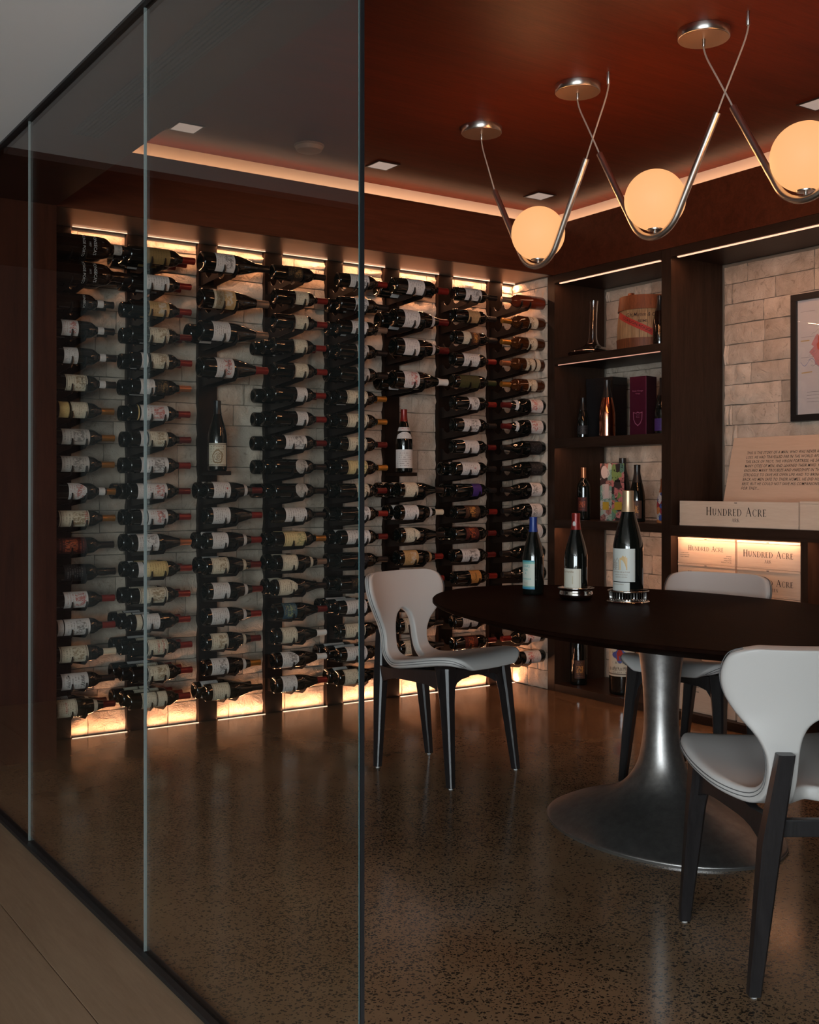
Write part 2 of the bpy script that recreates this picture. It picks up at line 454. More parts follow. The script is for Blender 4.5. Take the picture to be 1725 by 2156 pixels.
def _sf(x, y, w=0.26, up=True):
    return [(x-w/2,y),(x+w/2,y),(x+w/2,y+0.035),(x-w/2,y+0.035)] if up else [(x-w/2,y-0.035),(x+w/2,y-0.035),(x+w/2,y),(x-w/2,y)]
def _arc(cx, cy, rx, ry, a0, a1, thick, thin, n=12):
    """quads of an elliptical stroke, thick at the sides and thin at top and bottom"""
    q = []; pts = []
    for i in range(n+1):
        a = R(a0+(a1-a0)*i/n); k = abs(math.cos(a)); wd = thin+(thick-thin)*k*k
        pts.append(((cx+rx*math.cos(a), cy+ry*math.sin(a)), (cx+(rx-wd)*math.cos(a), cy+(ry-wd*0.8)*math.sin(a))))
    for (a, b), (c, d) in zip(pts, pts[1:]): q.append([a, c, d, b])
    return q
TK, TN = 0.16, 0.07
def _stem(x, y0=0.0, y1=1.0, w=TK, s0=True, s1=True):
    q = [_st(x, y0, y1, w)]
    if s0: q.append(_sf(x, y0, 0.28))
    if s1: q.append(_sf(x, y1, 0.28, False))
    return q
GL = {
 'H': (0.92, lambda: _stem(0.18)+_stem(0.74)+[[(0.18,0.49),(0.74,0.49),(0.74,0.54),(0.18,0.54)]]),
 'U': (0.90, lambda: [_st(0.18,0.32,1,TK), _sf(0.18,1,0.28,False), _st(0.72,0.32,1,0.075), _sf(0.72,1,0.24,False)]+_arc(0.435,0.34,0.32,0.355,180,360,TK,0.06)),
 'N': (0.95, lambda: [_st(0.17,0,1,0.06), _sf(0.17,0,0.24), _sl(0.80,0,0.17,1,0.14), _st(0.80,0,1,0.06), _sf(0.80,1,0.24,False)]),
 'D': (0.92, lambda: _stem(0.18,s0=False,s1=False)+[_sf(0.12,0,0.2),_sf(0.12,1,0.2,False),[(0.12,0),(0.42,0),(0.42,0.045),(0.12,0.045)],[(0.12,0.955),(0.42,0.955),(0.42,1),(0.12,1)]]+_arc(0.40,0.5,0.46,0.5,-90,90,0.135,0.05)),
 'R': (0.84, lambda: _stem(0.18,s1=False)+[_sf(0.14,1,0.24,False),[(0.12,0.955),(0.38,0.955),(0.38,1),(0.12,1)],[(0.18,0.46),(0.40,0.46),(0.40,0.50),(0.18,0.50)],_sl(0.78,0,0.38,0.49,0.14)]+_arc(0.38,0.73,0.28,0.27,-90,90,0.12,0.045)),
 'E': (0.70, lambda: _stem(0.18)+[[(0.18,0),(0.62,0),(0.64,0.17),(0.60,0.17),(0.57,0.045),(0.18,0.045)],[(0.18,1),(0.60,1),(0.60,0.85),(0.56,0.85),(0.54,0.955),(0.18,0.955)],[(0.18,0.49),(0.50,0.49),(0.50,0.54),(0.18,0.54)]]),
 'A': (0.92, lambda: [_sl(0.12,0,0.46,1,0.055),_sl(0.80,0,0.46,1,0.14),[(0.25,0.33),(0.68,0.33),(0.67,0.375),(0.26,0.375)],_sf(0.12,0,0.22),_sf(0.80,0,0.26)]),
 'C': (0.88, lambda: _arc(0.50,0.5,0.42,0.51,45,315,0.13,0.05,18)+[_st(0.80,0.78,0.97,0.03)]),
 'K': (0.86, lambda: _stem(0.18)+[_sl(0.24,0.46,0.66,1,0.06),_sl(0.76,0,0.36,0.60,0.14),_sf(0.66,1,0.2,False),_sf(0.76,0,0.2)]),
 'B': (0.78, lambda: _stem(0.18,s0=False,s1=False)+[_sf(0.12,0,0.2),_sf(0.12,1,0.2,False),[(0.12,0),(0.4,0),(0.4,0.045),(0.12,0.045)],[(0.12,0.955),(0.38,0.955),(0.38,1),(0.12,1)],[(0.18,0.5),(0.38,0.5),(0.38,0.545),(0.18,0.545)]]+_arc(0.38,0.755,0.25,0.245,-90,90,0.12,0.045)+_arc(0.38,0.265,0.31,0.265,-90,90,0.13,0.045)),
 'T': (0.78, lambda: _stem(0.39,s1=False)+[[(0.05,1),(0.73,1),(0.74,0.83),(0.70,0.83),(0.67,0.95),(0.11,0.95),(0.08,0.83),(0.04,0.83)]]),
 'W': (1.15, lambda: [_sl(0.38,0,0.14,1,0.13),_sl(0.38,0,0.60,0.95,0.055),_sl(0.82,0,0.58,0.95,0.13),_sl(0.82,0,1.03,1,0.055),_sf(0.14,1,0.24,False),_sf(1.03,1,0.22,False)]),
 'O': (0.98, lambda: _arc(0.48,0.5,0.44,0.51,0,360,0.13,0.05,24)),
 'S': (0.64, lambda: _arc(0.32,0.735,0.235,0.275,20,270,0.10,0.05,12)+_arc(0.32,0.255,0.265,0.265,-200+40,90,0.11,0.05,14)),
 'I': (0.40, lambda: _stem(0.20)),
 ' ': (0.42, lambda: []),
}
def serif2d(body, h, small=0.80, track=0.09, sx=0.92):
    """capitals; lower-case letters become small capitals; centred at x=0, baseline y=0"""
    vs, fs, x = [], [], 0.0
    for ch in body:
        k = 1.0 if (ch.isupper() or ch == ' ') else small
        wd, fn = GL[ch.upper()]
        for poly in fn():
            o = len(vs); vs += [((x+px*k*sx)*h, py*k*h) for px, py in poly]; fs.append(tuple(range(o, o+len(poly))))
        x += (wd*k+track)*sx
    return [(a-x*h/2, b) for a, b in vs], fs
def serif_words(body, h):
    """the same, one (verts, faces) pair for each word"""
    vs, fs = serif2d(body, h); out = []; i0 = 0; k = 0
    counts = [sum(len(GL[c.upper()][1]()) for c in wd) for wd in body.split(' ')]
    for n in counts:
        sub = fs[k:k+n]; k += n
        lo = min(min(f) for f in sub); hi = max(max(f) for f in sub)+1
        out.append((vs[lo:hi], [tuple(i-lo for i in f) for f in sub]))
    return out
def print_on(parent, name, t2d, mat, fn):
    """place 2D lettering with fn(x, y) -> 3D"""
    vs, fs = t2d
    me = bpy.data.meshes.new(name); me.from_pydata([fn(*p) for p in vs], [], fs); me.materials.append(mat)
    return link(name, me, None, parent)

# ------------------------------------------------------------------ the setting
YW, YF, XB, XI, XG = 5.2153, 4.8343, 4.2721, 1.4279, 1.0137
ZS, ZC, ZT = 2.391, 2.677, 2.755
XN = 4.685                                # stone back of the bookcase niche
YEND = -1.3
def sbox(name, mat, *b, parent=None):
    o = obj(name, MB().box(*b), mat, parent)
    return o if parent else struct(o)
sbox('floor', M['concrete'], XG+0.012, XN+0.1, YEND, YW+0.02, -0.1, 0.0)
sbox('ceiling', M['ceil_wood'], XI-0.02, XN+0.1, YEND, YW+0.1, ZT, ZT+0.05)
# bulkheads
sbox('trim_1', M['fascia_wood'], XI, XB+0.0, YF, YW+0.1, ZS+0.012, ZC-0.016)
sbox('trim_14', M['fascia_wood'], XI, XB, YF, YF+0.014, ZS, ZS+0.012)            # over the bottle wall
sbox('trim_11', M['fascia_wood'], XI, XB, YF, YF+0.008, ZC-0.016, ZC)               # cove lips
sbox('trim_12', M['fascia_wood'], XB, XB+0.008, YEND, YF+0.008, ZC-0.016, ZC)
sbox('trim_2', M['bronze_panel'], XI, XB, YF+0.014, YW+0.02, ZS+0.001, ZS+0.012)         # its underside
sbox('trim_3', M['fascia_wood'], XB, XN+0.1, YEND, YW+0.1, ZS, ZC-0.016)                 # over the bookcase
sbox('trim_4', M['panel_wood'], XG+0.02, XI, YEND, YF, ZS, ZT)                     # along the glass
M['cove_liner'] = simple('pale_cove_liner', (0.62,0.50,0.40), 0.7, 0, 0.2)
sbox('trim_5', M['cove_liner'], XI, XN+0.1, YF+0.07, YW+0.1, ZC-0.016, ZT)              # back of the cove
sbox('trim_6', M['cove_liner'], XB+0.07, XN+0.1, YEND, YF+0.07, ZC-0.016, ZT)
sbox('wall_left', M['panel_wood'], XG+0.012, XI, YF, YW+0.1, 0, ZS)                # panel left of the bottle wall
sbox('wall_front', M['panel_wood'], XG+0.012, XN+0.1, YEND-0.1, YEND, 0, ZT)

# stone cladding: every block is a piece of its own
stone_meshes = []
def stone_variants():
    for k in range(12):
        rnd = random.Random(100+k)
        nx, nz = 9, 4
        off = Vector((rnd.random()*50, rnd.random()*50, rnd.random()*50))
        vs, fs = [], []
        for j in range(nz+1):
            for i in range(nx+1):
                u, v = i/nx, j/nz
                e = min(u*6, (1-u)*6, v*2.4, (1-v)*2.4, 1.0)
                d = 0.012*(0.45+0.55*e) + 0.024*(noise.fractal(Vector((u*3.2, v*1.6, 0))+off, 0.9, 2.0, 4))*max(e, 0.25)
                ju = 0.010*noise.noise(Vector((v*5, 3.3, u))+off) if i in (0, nx) else 0
                jv = 0.035*noise.noise(Vector((u*5, 7.7, v))+off) if j in (0, nz) else 0
                vs.append((u+ju, -max(d, 0.003), v+jv))
        W = nx+1
        for j in range(nz):
            for i in range(nx): fs.append((j*W+i, j*W+i+1, (j+1)*W+i+1, (j+1)*W+i))
        ring = [i for i in range(W)]+[j*W+nx for j in range(1, nz+1)]+[nz*W+i for i in range(nx-1, -1, -1)]+[j*W for j in range(nz-1, 0, -1)]
        o = len(vs)
        for r_ in ring: vs.append((vs[r_][0], 0.012, vs[r_][2]))
        n = len(ring)
        for a in range(n): fs.append((ring[a], o+a, o+(a+1) % n, ring[(a+1) % n]))
        mb = MB(); mb.add(vs, fs)
        me = mb.mesh('stone_block', True, 75); me.materials.append(M['stone'])
        stone_meshes.append(me)
stone_variants()
def clad(parent, fn_loc, rz, length, z0, z1, course=0.1062, phase=0, seed=1, wmin=0.17, wmax=0.42):
    rnd = random.Random(seed)
    z = z0; row = 0
    while z < z1-0.02:
        h = min(course, z1-z)
        x = -rnd.random()*0.2
        while x < length:
            wd = rnd.uniform(wmin, wmax)
            a, b = max(x, 0), min(x+wd, length)
            if length-b < 0.07: b = length; wd = 9
            if b-a > 0.02:
                o = link('stone_block', rnd.choice(stone_meshes), None, parent, fn_loc(a+0.0015, z+0.002), (0,0,rz))
                o.scale = (b-a-0.004, 1, h-0.0045)
            x += wd
        z += h; row += 1
wb = sbox('wall_back', M['mortar'], XI, XB+0.4, YW, YW+0.1, 0, ZS)
clad(wb, lambda a, z: (XI+a, YW, z), 0, XB-XI, 0.0, ZS-0.012, seed=3)
wr = sbox('wall_right', M['mortar'], XN, XN+0.1, YEND, YW, 0, ZS)
sbox('wall_pier', M['mortar'], XB+0.006, XN, 4.887, YW, 0, ZS)
wp = [o for o in col.objects if o.name == 'wall_pier'][0]
clad(wp, lambda a, z: (XB+0.006, YW-0.012-a, z), R(-90), YW-0.012-4.888, 0.0, ZS-0.004, seed=11, wmin=0.14, wmax=0.30)
clad(wr, lambda a, z: (XN, 4.826-a, z), R(-90), 0.822, 0.04, 2.335, seed=21)
clad(wr, lambda a, z: (XN, 3.940-a, z), R(-90), 2.318, 0.86, 2.335, seed=31)

# hall on the camera's side of the glass
HX0, HX1, HY0, HY1 = -4.2, XG-0.012, -4.5, 6.15
fh = sbox('floor_hall', M['dark_wood'], HX0, HX1, HY0, HY1, -0.1, -0.014)
pl = MB().bbox(0, 0.196, 0, HY1-HY0-0.002, -0.014, 0.0, 0.0015).mesh('plank'); pl.materials.append(M['oak'])
x = HX1-0.002
while x > HX0+0.2:
    x -= 0.198
    link('plank', pl, None, fh, (x, HY0+0.001, 0))
sbox('ceiling_hall', M['white_paint'], HX0, HX1, HY0, 4.08, ZS-0.004, ZS+0.1)
sbox('added_dark_ceiling', simple('reflection_dimming_dark', (0.03,0.016,0.012), 0.7, 0, 0.15), HX0, HX1, 4.08, HY1, ZS-0.03, ZS+0.1)  # added dark ceiling end, out of view: dims the hall's reflection in the glass
ly0, ly1, lz0, lz1 = WINL
lw = MB().box(HX0-0.1, HX0, HY0-0.12, ly0, -0.1, ZS+0.1).box(HX0-0.1, HX0, ly1, HY1+0.1, -0.1, ZS+0.1).box(HX0-0.1, HX0, ly0, ly1, -0.1, lz0).box(HX0-0.1, HX0, ly0, ly1, lz1, ZS+0.1)
struct(obj('wall_hall_left', lw, M['hall_wall']))
lf = MB()
for i in range(4):
    yy = ly0+(ly1-ly0)*i/3; lf.box(HX0-0.09, HX0-0.04, yy-0.03, yy+0.03, lz0, lz1)
lf.box(HX0-0.09, HX0-0.04, ly0, ly1, lz0, lz0+0.05).box(HX0-0.09, HX0-0.04, ly0, ly1, lz1-0.05, lz1)
struct(obj('window_6', lf, M['black_metal']))
# far end of the hall: pale full-height panel beside a dark return
sbox('wall_hall_end', simple('hall_dark_cladding', (0.022,0.012,0.009), 0.75, 0, 0.15), HX0, HX1, HY1, HY1+0.1, -0.1, ZS+0.1)
d1 = sbox('door_1', simple('dim_grey_door_paint', (0.055,0.06,0.057), 0.7, 0, 0.15), -1.9, 0.08, HY1-0.03, HY1, 0.15, 2.21)
# rear wall with the window opening
wx0, wx1, wz0, wz1 = WIN[0]
rw = MB().box(HX0, wx0, HY0-0.12, HY0, 0, ZS).box(wx1, HX1, HY0-0.12, HY0, 0, ZS).box(wx0, wx1, HY0-0.12, HY0, 0, wz0).box(wx0, wx1, HY0-0.12, HY0, wz1, ZS)
struct(obj('wall_hall_rear', rw, M['hall_wall']))
fr = MB()
for i in range(4):
    xx = wx0+(wx1-wx0)*i/3; fr.box(xx-0.03, xx+0.03, HY0-0.10, HY0-0.04, wz0, wz1)
fr.box(wx0, wx1, HY0-0.10, HY0-0.04, wz0, wz0+0.05).box(wx0, wx1, HY0-0.10, HY0-0.04, wz1-0.05, wz1)
wf = struct(obj('window_5', fr, M['black_metal']))

# glass partition
GZ0, GZ1 = 0.0, ZS-0.012
def pane(n, y0, y1, seal=False):
    o = sbox('window_%d' % n, M['plate_glass'], XG-0.0036, XG+0.0036, y0+0.0022, y1-0.0022, GZ0+0.012, GZ1)
    for yy, ex in ((y0+0.0006, n == 3), (y1-0.0006, n == 4)):
        e = 0.0010 if ex else 0.0006
        obj('glass_edge', MB().box(XG-0.0037, XG+0.0037, yy-e, yy+e, GZ0+0.012, GZ1), M['glass_edge' if ex else 'glass_joint'], o)
    return o
g1 = pane(1, 3.7317, 4.778); g2 = pane(2, 2.682, 3.7317); g3 = pane(3, 1.6495, 2.682); g4 = pane(4, -0.32, 0.7190)
obj('edge_seal', MB().box(XG-0.0037, XG+0.0037, 1.6435, 1.6482, GZ0+0.012, GZ1), M['seal'], g3)
obj('edge_seal', MB().box(XG-0.0037, XG+0.0037, 0.7205, 0.7245, GZ0+0.012, GZ1), M['seal'], g4)
sbox('trim_7', M['black_metal'], XG-0.020, XG+0.016, 1.64, YF, 0.0, 0.012)
sbox('trim_8', M['black_metal'], XG-0.016, XG+0.018, YEND, YF+0.02, GZ1, ZS+0.05)
sbox('trim_9', M['black_metal'], XG-0.014, XG+0.016, YEND, 0.74, 0.0, 0.012)
sbox('trim_10', M['panel_wood'], XG-0.012, XG+0.012, 4.78, HY1, 0.0, ZS)            # wall beyond the last pane
sbox('wall_hall_side', M['panel_wood'], XG-0.012, XG+0.012, HY0, -0.32, 0.0, ZS+0.3)

# ------------------------------------------------------------------ LED strips
def led(label, mat, *b, watts=0.0, up=False, tilt=0.0):
    o = empty('led_strip', (b[0], b[2], b[4]))
    tag(o, label, 'light', 'warm LED strips')
    sx, sy, sz = b[1]-b[0], b[3]-b[2], b[5]-b[4]
    obj('diffuser', MB().box(0, sx, 0, sy, 0, sz), M[mat], o)
    if watts:                                    # the strip's own light
        ld = bpy.data.lights.new('led_light', 'AREA'); ld.shape = 'RECTANGLE'; ld.size = sx; ld.size_y = sy; ld.energy = watts; ld.color = LED_COL
        lo = bpy.data.objects.new('led_light', ld); col.objects.link(lo); lo.parent = o
        lo.location = (sx/2, sy/2, sz+0.001 if up else -0.001); lo.rotation_euler = (R(180)+tilt if up else tilt, 0, 0)
    return o
RX = [1.548+0.3675*k for k in range(8)]            # rack posts
ends = [XI]+RX+[XB]
ordn = ['first','second','third','fourth','fifth','sixth','seventh','eighth','ninth','tenth','eleventh','twelfth','thirteenth','fourteenth','fifteenth','sixteenth','seventeenth','eighteenth']
for k in range(8):
    x0 = RX[k]+0.052; x1 = RX[k+1]-0.052 if k < 7 else XB-0.012
    led('glowing LED line along the stone top, %s gap from the left' % ordn[k], 'led', x0, x1, YW-0.048, YW-0.043, ZS-0.004, ZS-0.001, watts=1.05, tilt=R(0))
    led('glowing LED line at the floor below the stone, %s gap from the left' % ordn[k], 'led', x0, x1, YW-0.048, YW-0.043, 0.0, 0.003, watts=1.2, up=True, tilt=R(0))
led('hidden cove LED strip glowing above the bottle wall fascia', 'led_cove', XI+0.02, XB+0.04, YF+0.018, YF+0.040, ZC-0.015, ZC-0.010)
led('hidden cove LED strip glowing above the bookcase fascia', 'led_cove', XB+0.018, XB+0.040, YEND+0.1, YF+0.015, ZC-0.015, ZC-0.010)

# ------------------------------------------------------------------ ceiling fittings
def downlight(x, y, label):
    o = empty('downlight', (x, y, ZT)); tag(o, label, 'light', 'square recessed downlights')
    s = 0.055
    fr = MB().box(-s-0.008, s+0.008, -s-0.008, -s, -0.004, 0).box(-s-0.008, s+0.008, s, s+0.008, -0.004, 0).box(-s-0.008, -s, -s, s, -0.004, 0).box(s, s+0.008, -s, s, -0.004, 0)
    obj('frame', fr, M['black_metal'], o)
    m = MB(); m.add([(-s,-s,-0.003),(s,-s,-0.003),(s,s,-0.003),(-s,s,-0.003),(-s*.25,-s*.25,-0.0005),(s*.25,-s*.25,-0.0005),(s*.25,s*.25,-0.0005),(-s*.25,s*.25,-0.0005)],
                    [(0,1,5,4),(1,2,6,5),(2,3,7,6),(3,0,4,7),(4,5,6,7)])
    obj('lens', m, M['downlight'], o)
downlight(1.926, 4.597, 'square ceiling downlight seen through the glass, nearest the dark soffit')
downlight(2.952, 4.600, 'square ceiling downlight just right of the glass edge')
downlight(3.970, 4.605, 'square ceiling downlight above the farthest globe lamp')
downlight(3.962, 2.848, 'square ceiling downlight cut by the right edge of the photo')
o = tag(empty('smoke_detector', (2.497, 4.52, ZT)), 'round dim smoke detector on the wooden ceiling behind the glass', 'detector')
obj('body', MB().lathe([(0.065,0),(0.065,-0.012),(0.058,-0.026),(0.03,-0.032),(0.0,-0.032)], 28), simple('detector_plastic', (0.30,0.20,0.15), 0.5), o, True)
obj('base_ring', MB().lathe([(0.07,0),(0.07,-0.006),(0.066,-0.008),(0.0,-0.008)], 28), simple('detector_base', (0.25,0.16,0.12), 0.5), o, True)
o = tag(empty('linear_vent', (1.178, 1.2, ZS)), 'long dark slotted air vent in the soffit along the glass', 'vent')
obj('frame', MB().box(-0.006,0.0,-0.0,2.61,-0.004,0.0).box(0.087,0.093,0,2.61,-0.004,0).box(-0.006,0.093,2.604,2.61,-0.004,0), M['black_metal'], o)
sl = MB().box(0,0.009,0.0,2.604,-0.005,0.0).mesh('slat'); sl.materials.append(M['black_metal'])
for i in range(6): link('slat', sl, None, o, (0.003+i*0.0145, 0, 0))

# ------------------------------------------------------------------ pendants
def pendant(yg, yc, ya, label):
    zg, rg = 2.217, 0.110
    o = empty('pendant_lamp', (3.0, yg, zg)); tag(o, label, 'lamp', 'globe pendants over the table')
    pr = [(rg*math.sin(PI*i/28), -rg*math.cos(PI*i/28)) for i in range(29)]
    pr[0] = (0.0, -rg); pr[-1] = (0.0, rg)
    obj('globe', MB().lathe(pr, 48), M['globe'], o, True, 80)
    Rr, cz = 0.123, -0.010
    px, pz = 0.287, 2.455-zg-cz
    d = math.hypot(px, pz); a0 = math.atan2(pz, px)-math.acos(Rr/d)
    pts = [(0, px, 2.455-zg)]
    tx, tz = Rr*math.cos(a0), Rr*math.sin(a0)
    for i in range(1, 6): pts.append((0, px+(tx-px)*i/6, 2.455-zg+(tz+cz-(2.455-zg))*i/6))
    n = 18
    for i in range(n+1):
        a = a0+(-PI-2*a0)*i/n
        pts.append((0, Rr*math.cos(a), cz+Rr*math.sin(a)))
    for i in range(1, 7): pts.append((0, -tx+(-px+tx)*i/6, tz+cz+(2.455-zg-tz-cz)*i/6))
    obj('arm', MB().tube(pts, 0.0125, 14), M['bronze_tube'], o, True, 60)
    obj('globe_cup', MB().lathe([(0.0,-0.1215),(0.006,-0.1215),(0.006,-0.112),(0.029,-0.110),(0.030,-0.106),(0.0,-0.106)], 24), M['nickel'], o, True)
    # ceiling canopy and cords
    c = obj('canopy', MB().lathe([(0.0,0),(0.0,0.0),(0.089,0.0),(0.089,-0.026),(0.087,-0.028),(0.0,-0.028)], 40), M['nickel'], o, True, 50, loc=(0, yc-yg, ZT-zg))
    obj('canopy_plate', MB().lathe([(0.0,-0.0285),(0.086,-0.0285),(0.086,-0.030),(0.0,-0.030)], 40), M['copper_plate'], c, True, 50)
    obj('cord_grip', MB().lathe([(0.006,-0.030),(0.006,-0.052),(0.004,-0.056),(0.0,-0.056)], 12), M['nickel'], c, True, 50)
    obj('anchor', MB().lathe([(0.0065,0.0),(0.0065,-0.045),(0.004,-0.048),(0.0,-0.048)], 12), M['nickel'], o, True, 50, loc=(0, ya-yg, ZT-zg))
    def cord(y0, z0, y1, z1, nm):
        P = [(0,y0,z0),(0,y0,z0-0.012),(0,y0+(y1-y0)*0.13,z0-0.055),(0,y0+(y1-y0)*0.5,z0+(z1-z0)*0.5-0.012),(0,y0+(y1-y0)*0.85,z0+(z1-z0)*0.85-0.002),(0,y1,z1)]
        obj(nm, MB().tube(catmull(P, 26), 0.0032, 8), M['cord'], o, True, 70)
    cord(yc-yg, ZT-zg-0.05, px, 2.455-zg, 'cord')
    cord(ya-yg, ZT-zg-0.044, -px, 2.455-zg, 'cord')
    # the lamp's own light: a soft bulb the size of the opal globe
    ld = bpy.data.lights.new('globe_bulb', 'POINT'); ld.energy = LAMP_W; ld.color = LAMP_COL; ld.shadow_soft_size = 0.118
    lo = bpy.data.objects.new('globe_bulb', ld); col.objects.link(lo); lo.parent = o
LAMP_W = 60.0
pendant(3.490, 3.869, 3.082, 'lit orange globe pendant nearest the bottle wall, leftmost of three')
pendant(2.843, 3.253, 2.427, 'lit orange globe pendant in the middle, above the table bottles')
pendant(2.203, 2.616, 1.790, 'largest lit orange globe pendant, cut by the right edge')

# ------------------------------------------------------------------ bottles
PROF = {
 'b': [(0,.016),(.020,.012),(.029,.003),(.0335,0),(.0365,.002),(.0375,.008),(.0375,.183),(.0368,.194),(.0335,.206),(.0265,.218),(.0195,.227),(.0158,.237),(.0147,.250),(.0143,.285),(.0150,.2865),(.0150,.297),(.0,.297)],
 'g': [(0,.018),(.022,.013),(.032,.003),(.0365,0),(.0400,.002),(.0412,.008),(.0412,.140),(.0405,.152),(.0375,.170),(.0315,.195),(.0245,.218),(.0188,.238),(.0158,.255),(.0146,.272),(.0143,.286),(.0150,.2875),(.0150,.297),(.0,.297)],
 'p': [(0,.016),(.020,.012),(.029,.003),(.0335,0),(.0365,.002),(.0378,.008),(.0382,.172),(.0375,.184),(.0340,.196),(.0265,.207),(.0195,.214),(.0170,.224),(.0185,.240),(.0170,.256),(.0148,.268),(.0146,.285),(.0155,.2865),(.0155,.297),(.0,.297)],
 'h': [(0,.02),(.025,.016),(.036,.003),(.0410,0),(.0445,.002),(.0455,.010),(.0455,.125),(.0445,.142),(.0405,.172),(.0325,.208),(.0245,.240),(.0190,.266),(.0165,.290),(.0160,.302),(.0178,.304),(.0178,.318),(.0,.318)],
}
BODY_TOP = {'b': .183, 'g': .140, 'p': .172, 'h': .125}
CAPZ = {'b': (.240,.299), 'g': (.242,.299), 'p': (.258,.299), 'h': (.222,.321)}
def prof_r(shape, z):
    P = PROF[shape][3:]
    for (r0,z0),(r1,z1) in zip(P, P[1:]):
        if z0 <= z <= z1 and z1 > z0: return r0+(r1-r0)*(z-z0)/(z1-z0)
    return P[-2][0]
_cache = {}
def bottle_mesh(shape):
    k = ('body', shape)
    if k not in _cache: _cache[k] = MB().lathe(PROF[shape], 28).mesh('glass_body', True, 50)
    return _cache[k]
def capsule_mesh(shape):
    k = ('cap', shape)
    if k not in _cache:
        z0, z1 = CAPZ[shape]
        zs = [z0+(z1-z0)*i/6 for i in range(7)]
        pr = [(prof_r(shape, z0)-0.001, z0)]+[(prof_r(shape, min(z, .297 if shape != 'h' else .318))+0.0007, z) for z in zs]
        pr += [(pr[-1][0]-0.0015, z1+0.0012), (0, z1+0.0012)]
        _cache[k] = MB().lathe(pr, 20).mesh('capsule', True, 50)
    return _cache[k]
def copy_me(me, mat):
    k = (me.name, mat.name)
    if k not in _cache:
        c = me.copy(); c.materials.clear(); c.materials.append(mat); _cache[k] = c
    return _cache[k]
def label_mesh(shape, z0, z1, ang, kind='rect', nz=2):
    key = ('lab', shape, round(z0,4), round(z1,4), round(ang,2), kind)
    if key in _cache: return _cache[key]
    na = 14
    if kind != 'rect': nz = 12
    elif z1 > BODY_TOP[shape]: nz = 6
    vs, fs, uv = [], [], []
    for j in range(nz+1):
        q = j/nz; z = z0+(z1-z0)*q
        if kind == 'round': k = math.sqrt(max(0.0, 1-(2*q-1)**2))*0.98+0.02
        elif kind == 'drop': k = math.sqrt(max(0, 1-(max(0, (q-0.55)/0.45))**2))*(0.25+0.75*min(1, q/0.5)**0.7)
        elif kind == 'wave': k = 1.0 if q < 0.55 else 1.0-0.75*((q-0.55)/0.45)**1.2
        elif kind == 'rounded': k = 1.0-0.25*max(0, abs(2*q-1)-0.8)/0.2
        else: k = 1.0
        for i in range(na+1):
            a = (-ang+2*ang*i/na)*k
            r_ = prof_r(shape, z)+0.0005
            vs.append((r_*math.cos(a), r_*math.sin(a), z)); uv.append((q, 0.5+0.5*(a/ang)))
    W = na+1
    for j in range(nz):
        for i in range(na): fs.append((j*W+i, j*W+i+1, (j+1)*W+i+1, (j+1)*W+i))
    me = bpy.data.meshes.new('label'); me.from_pydata(vs, [], fs)
    ul = me.uv_layers.new(name='UVMap')
    for lp in me.loops: ul.data[lp.index].uv = uv[lp.vertex_index]
    for p in me.polygons: p.use_smooth = True
    _cache[key] = me
    return me
def kid(o, name):
    return [c for c in o.children if c.name.split('.')[0] == name][0]
def bottle(name, label, shape, lab, cap, loc, rot, roll=0.0, scale=1.0, glass='b_green', lz=None, kind='rect', ang=1.25, neck=None, strip=None, group=None, cat='bottle', captip=None, cut=None):
    """roll: direction of the label about the bottle's axis (radians)"""
    o = empty(name, loc, rot); o.scale = (scale,)*3
    tag(o, label, cat, group)
    link('glass_body', copy_me(bottle_mesh(shape), M[glass]), None, o)
    link('capsule', copy_me(capsule_mesh(shape), M['cap_'+cap]), None, o)
    top = BODY_TOP[shape]
    if lab:
        z0, z1 = lz if lz else ((0.050, 0.155) if shape in 'bp' else (0.030, 0.118))
        link('label', copy_me(label_mesh(shape, z0, z1, ang, kind), LABM[lab]), None, o, rot=(0,0,roll))
    if strip:
        zs, m = strip
        link('label', copy_me(label_mesh(shape, zs[0], zs[1], ang, 'rect'), LABM[m]), None, o, rot=(0,0,roll))
    if neck:
        nz0, nz1 = {'b': (.222,.238), 'g': (.196,.214), 'p': (.222,.250), 'h': (.19,.215)}[shape]
        link('neck_label', copy_me(label_mesh(shape, nz0, nz1, 1.3, 'rect', 5), LABM[neck]), None, o, rot=(0,0,roll))
    if captip:
        link('capsule_band', copy_me(label_mesh(shape, .262, .279, 3.14, 'rect'), M['cap_'+captip]), None, o)
    return o
def wrap_text(o, shape, body, zc, size, mat, roll, sx=1.0, serif=False, name='lettering', off=0.0012):
    t = serif2d(body, size) if serif else text2d(body, size, 'CENTER', 0, sx)
    def fn(x, y):
        r_ = prof_r(shape, zc+y)+off
        a = roll+x/r_
        return (r_*math.cos(a), r_*math.sin(a), zc+y)
    return print_on(o, name, t, mat, fn)

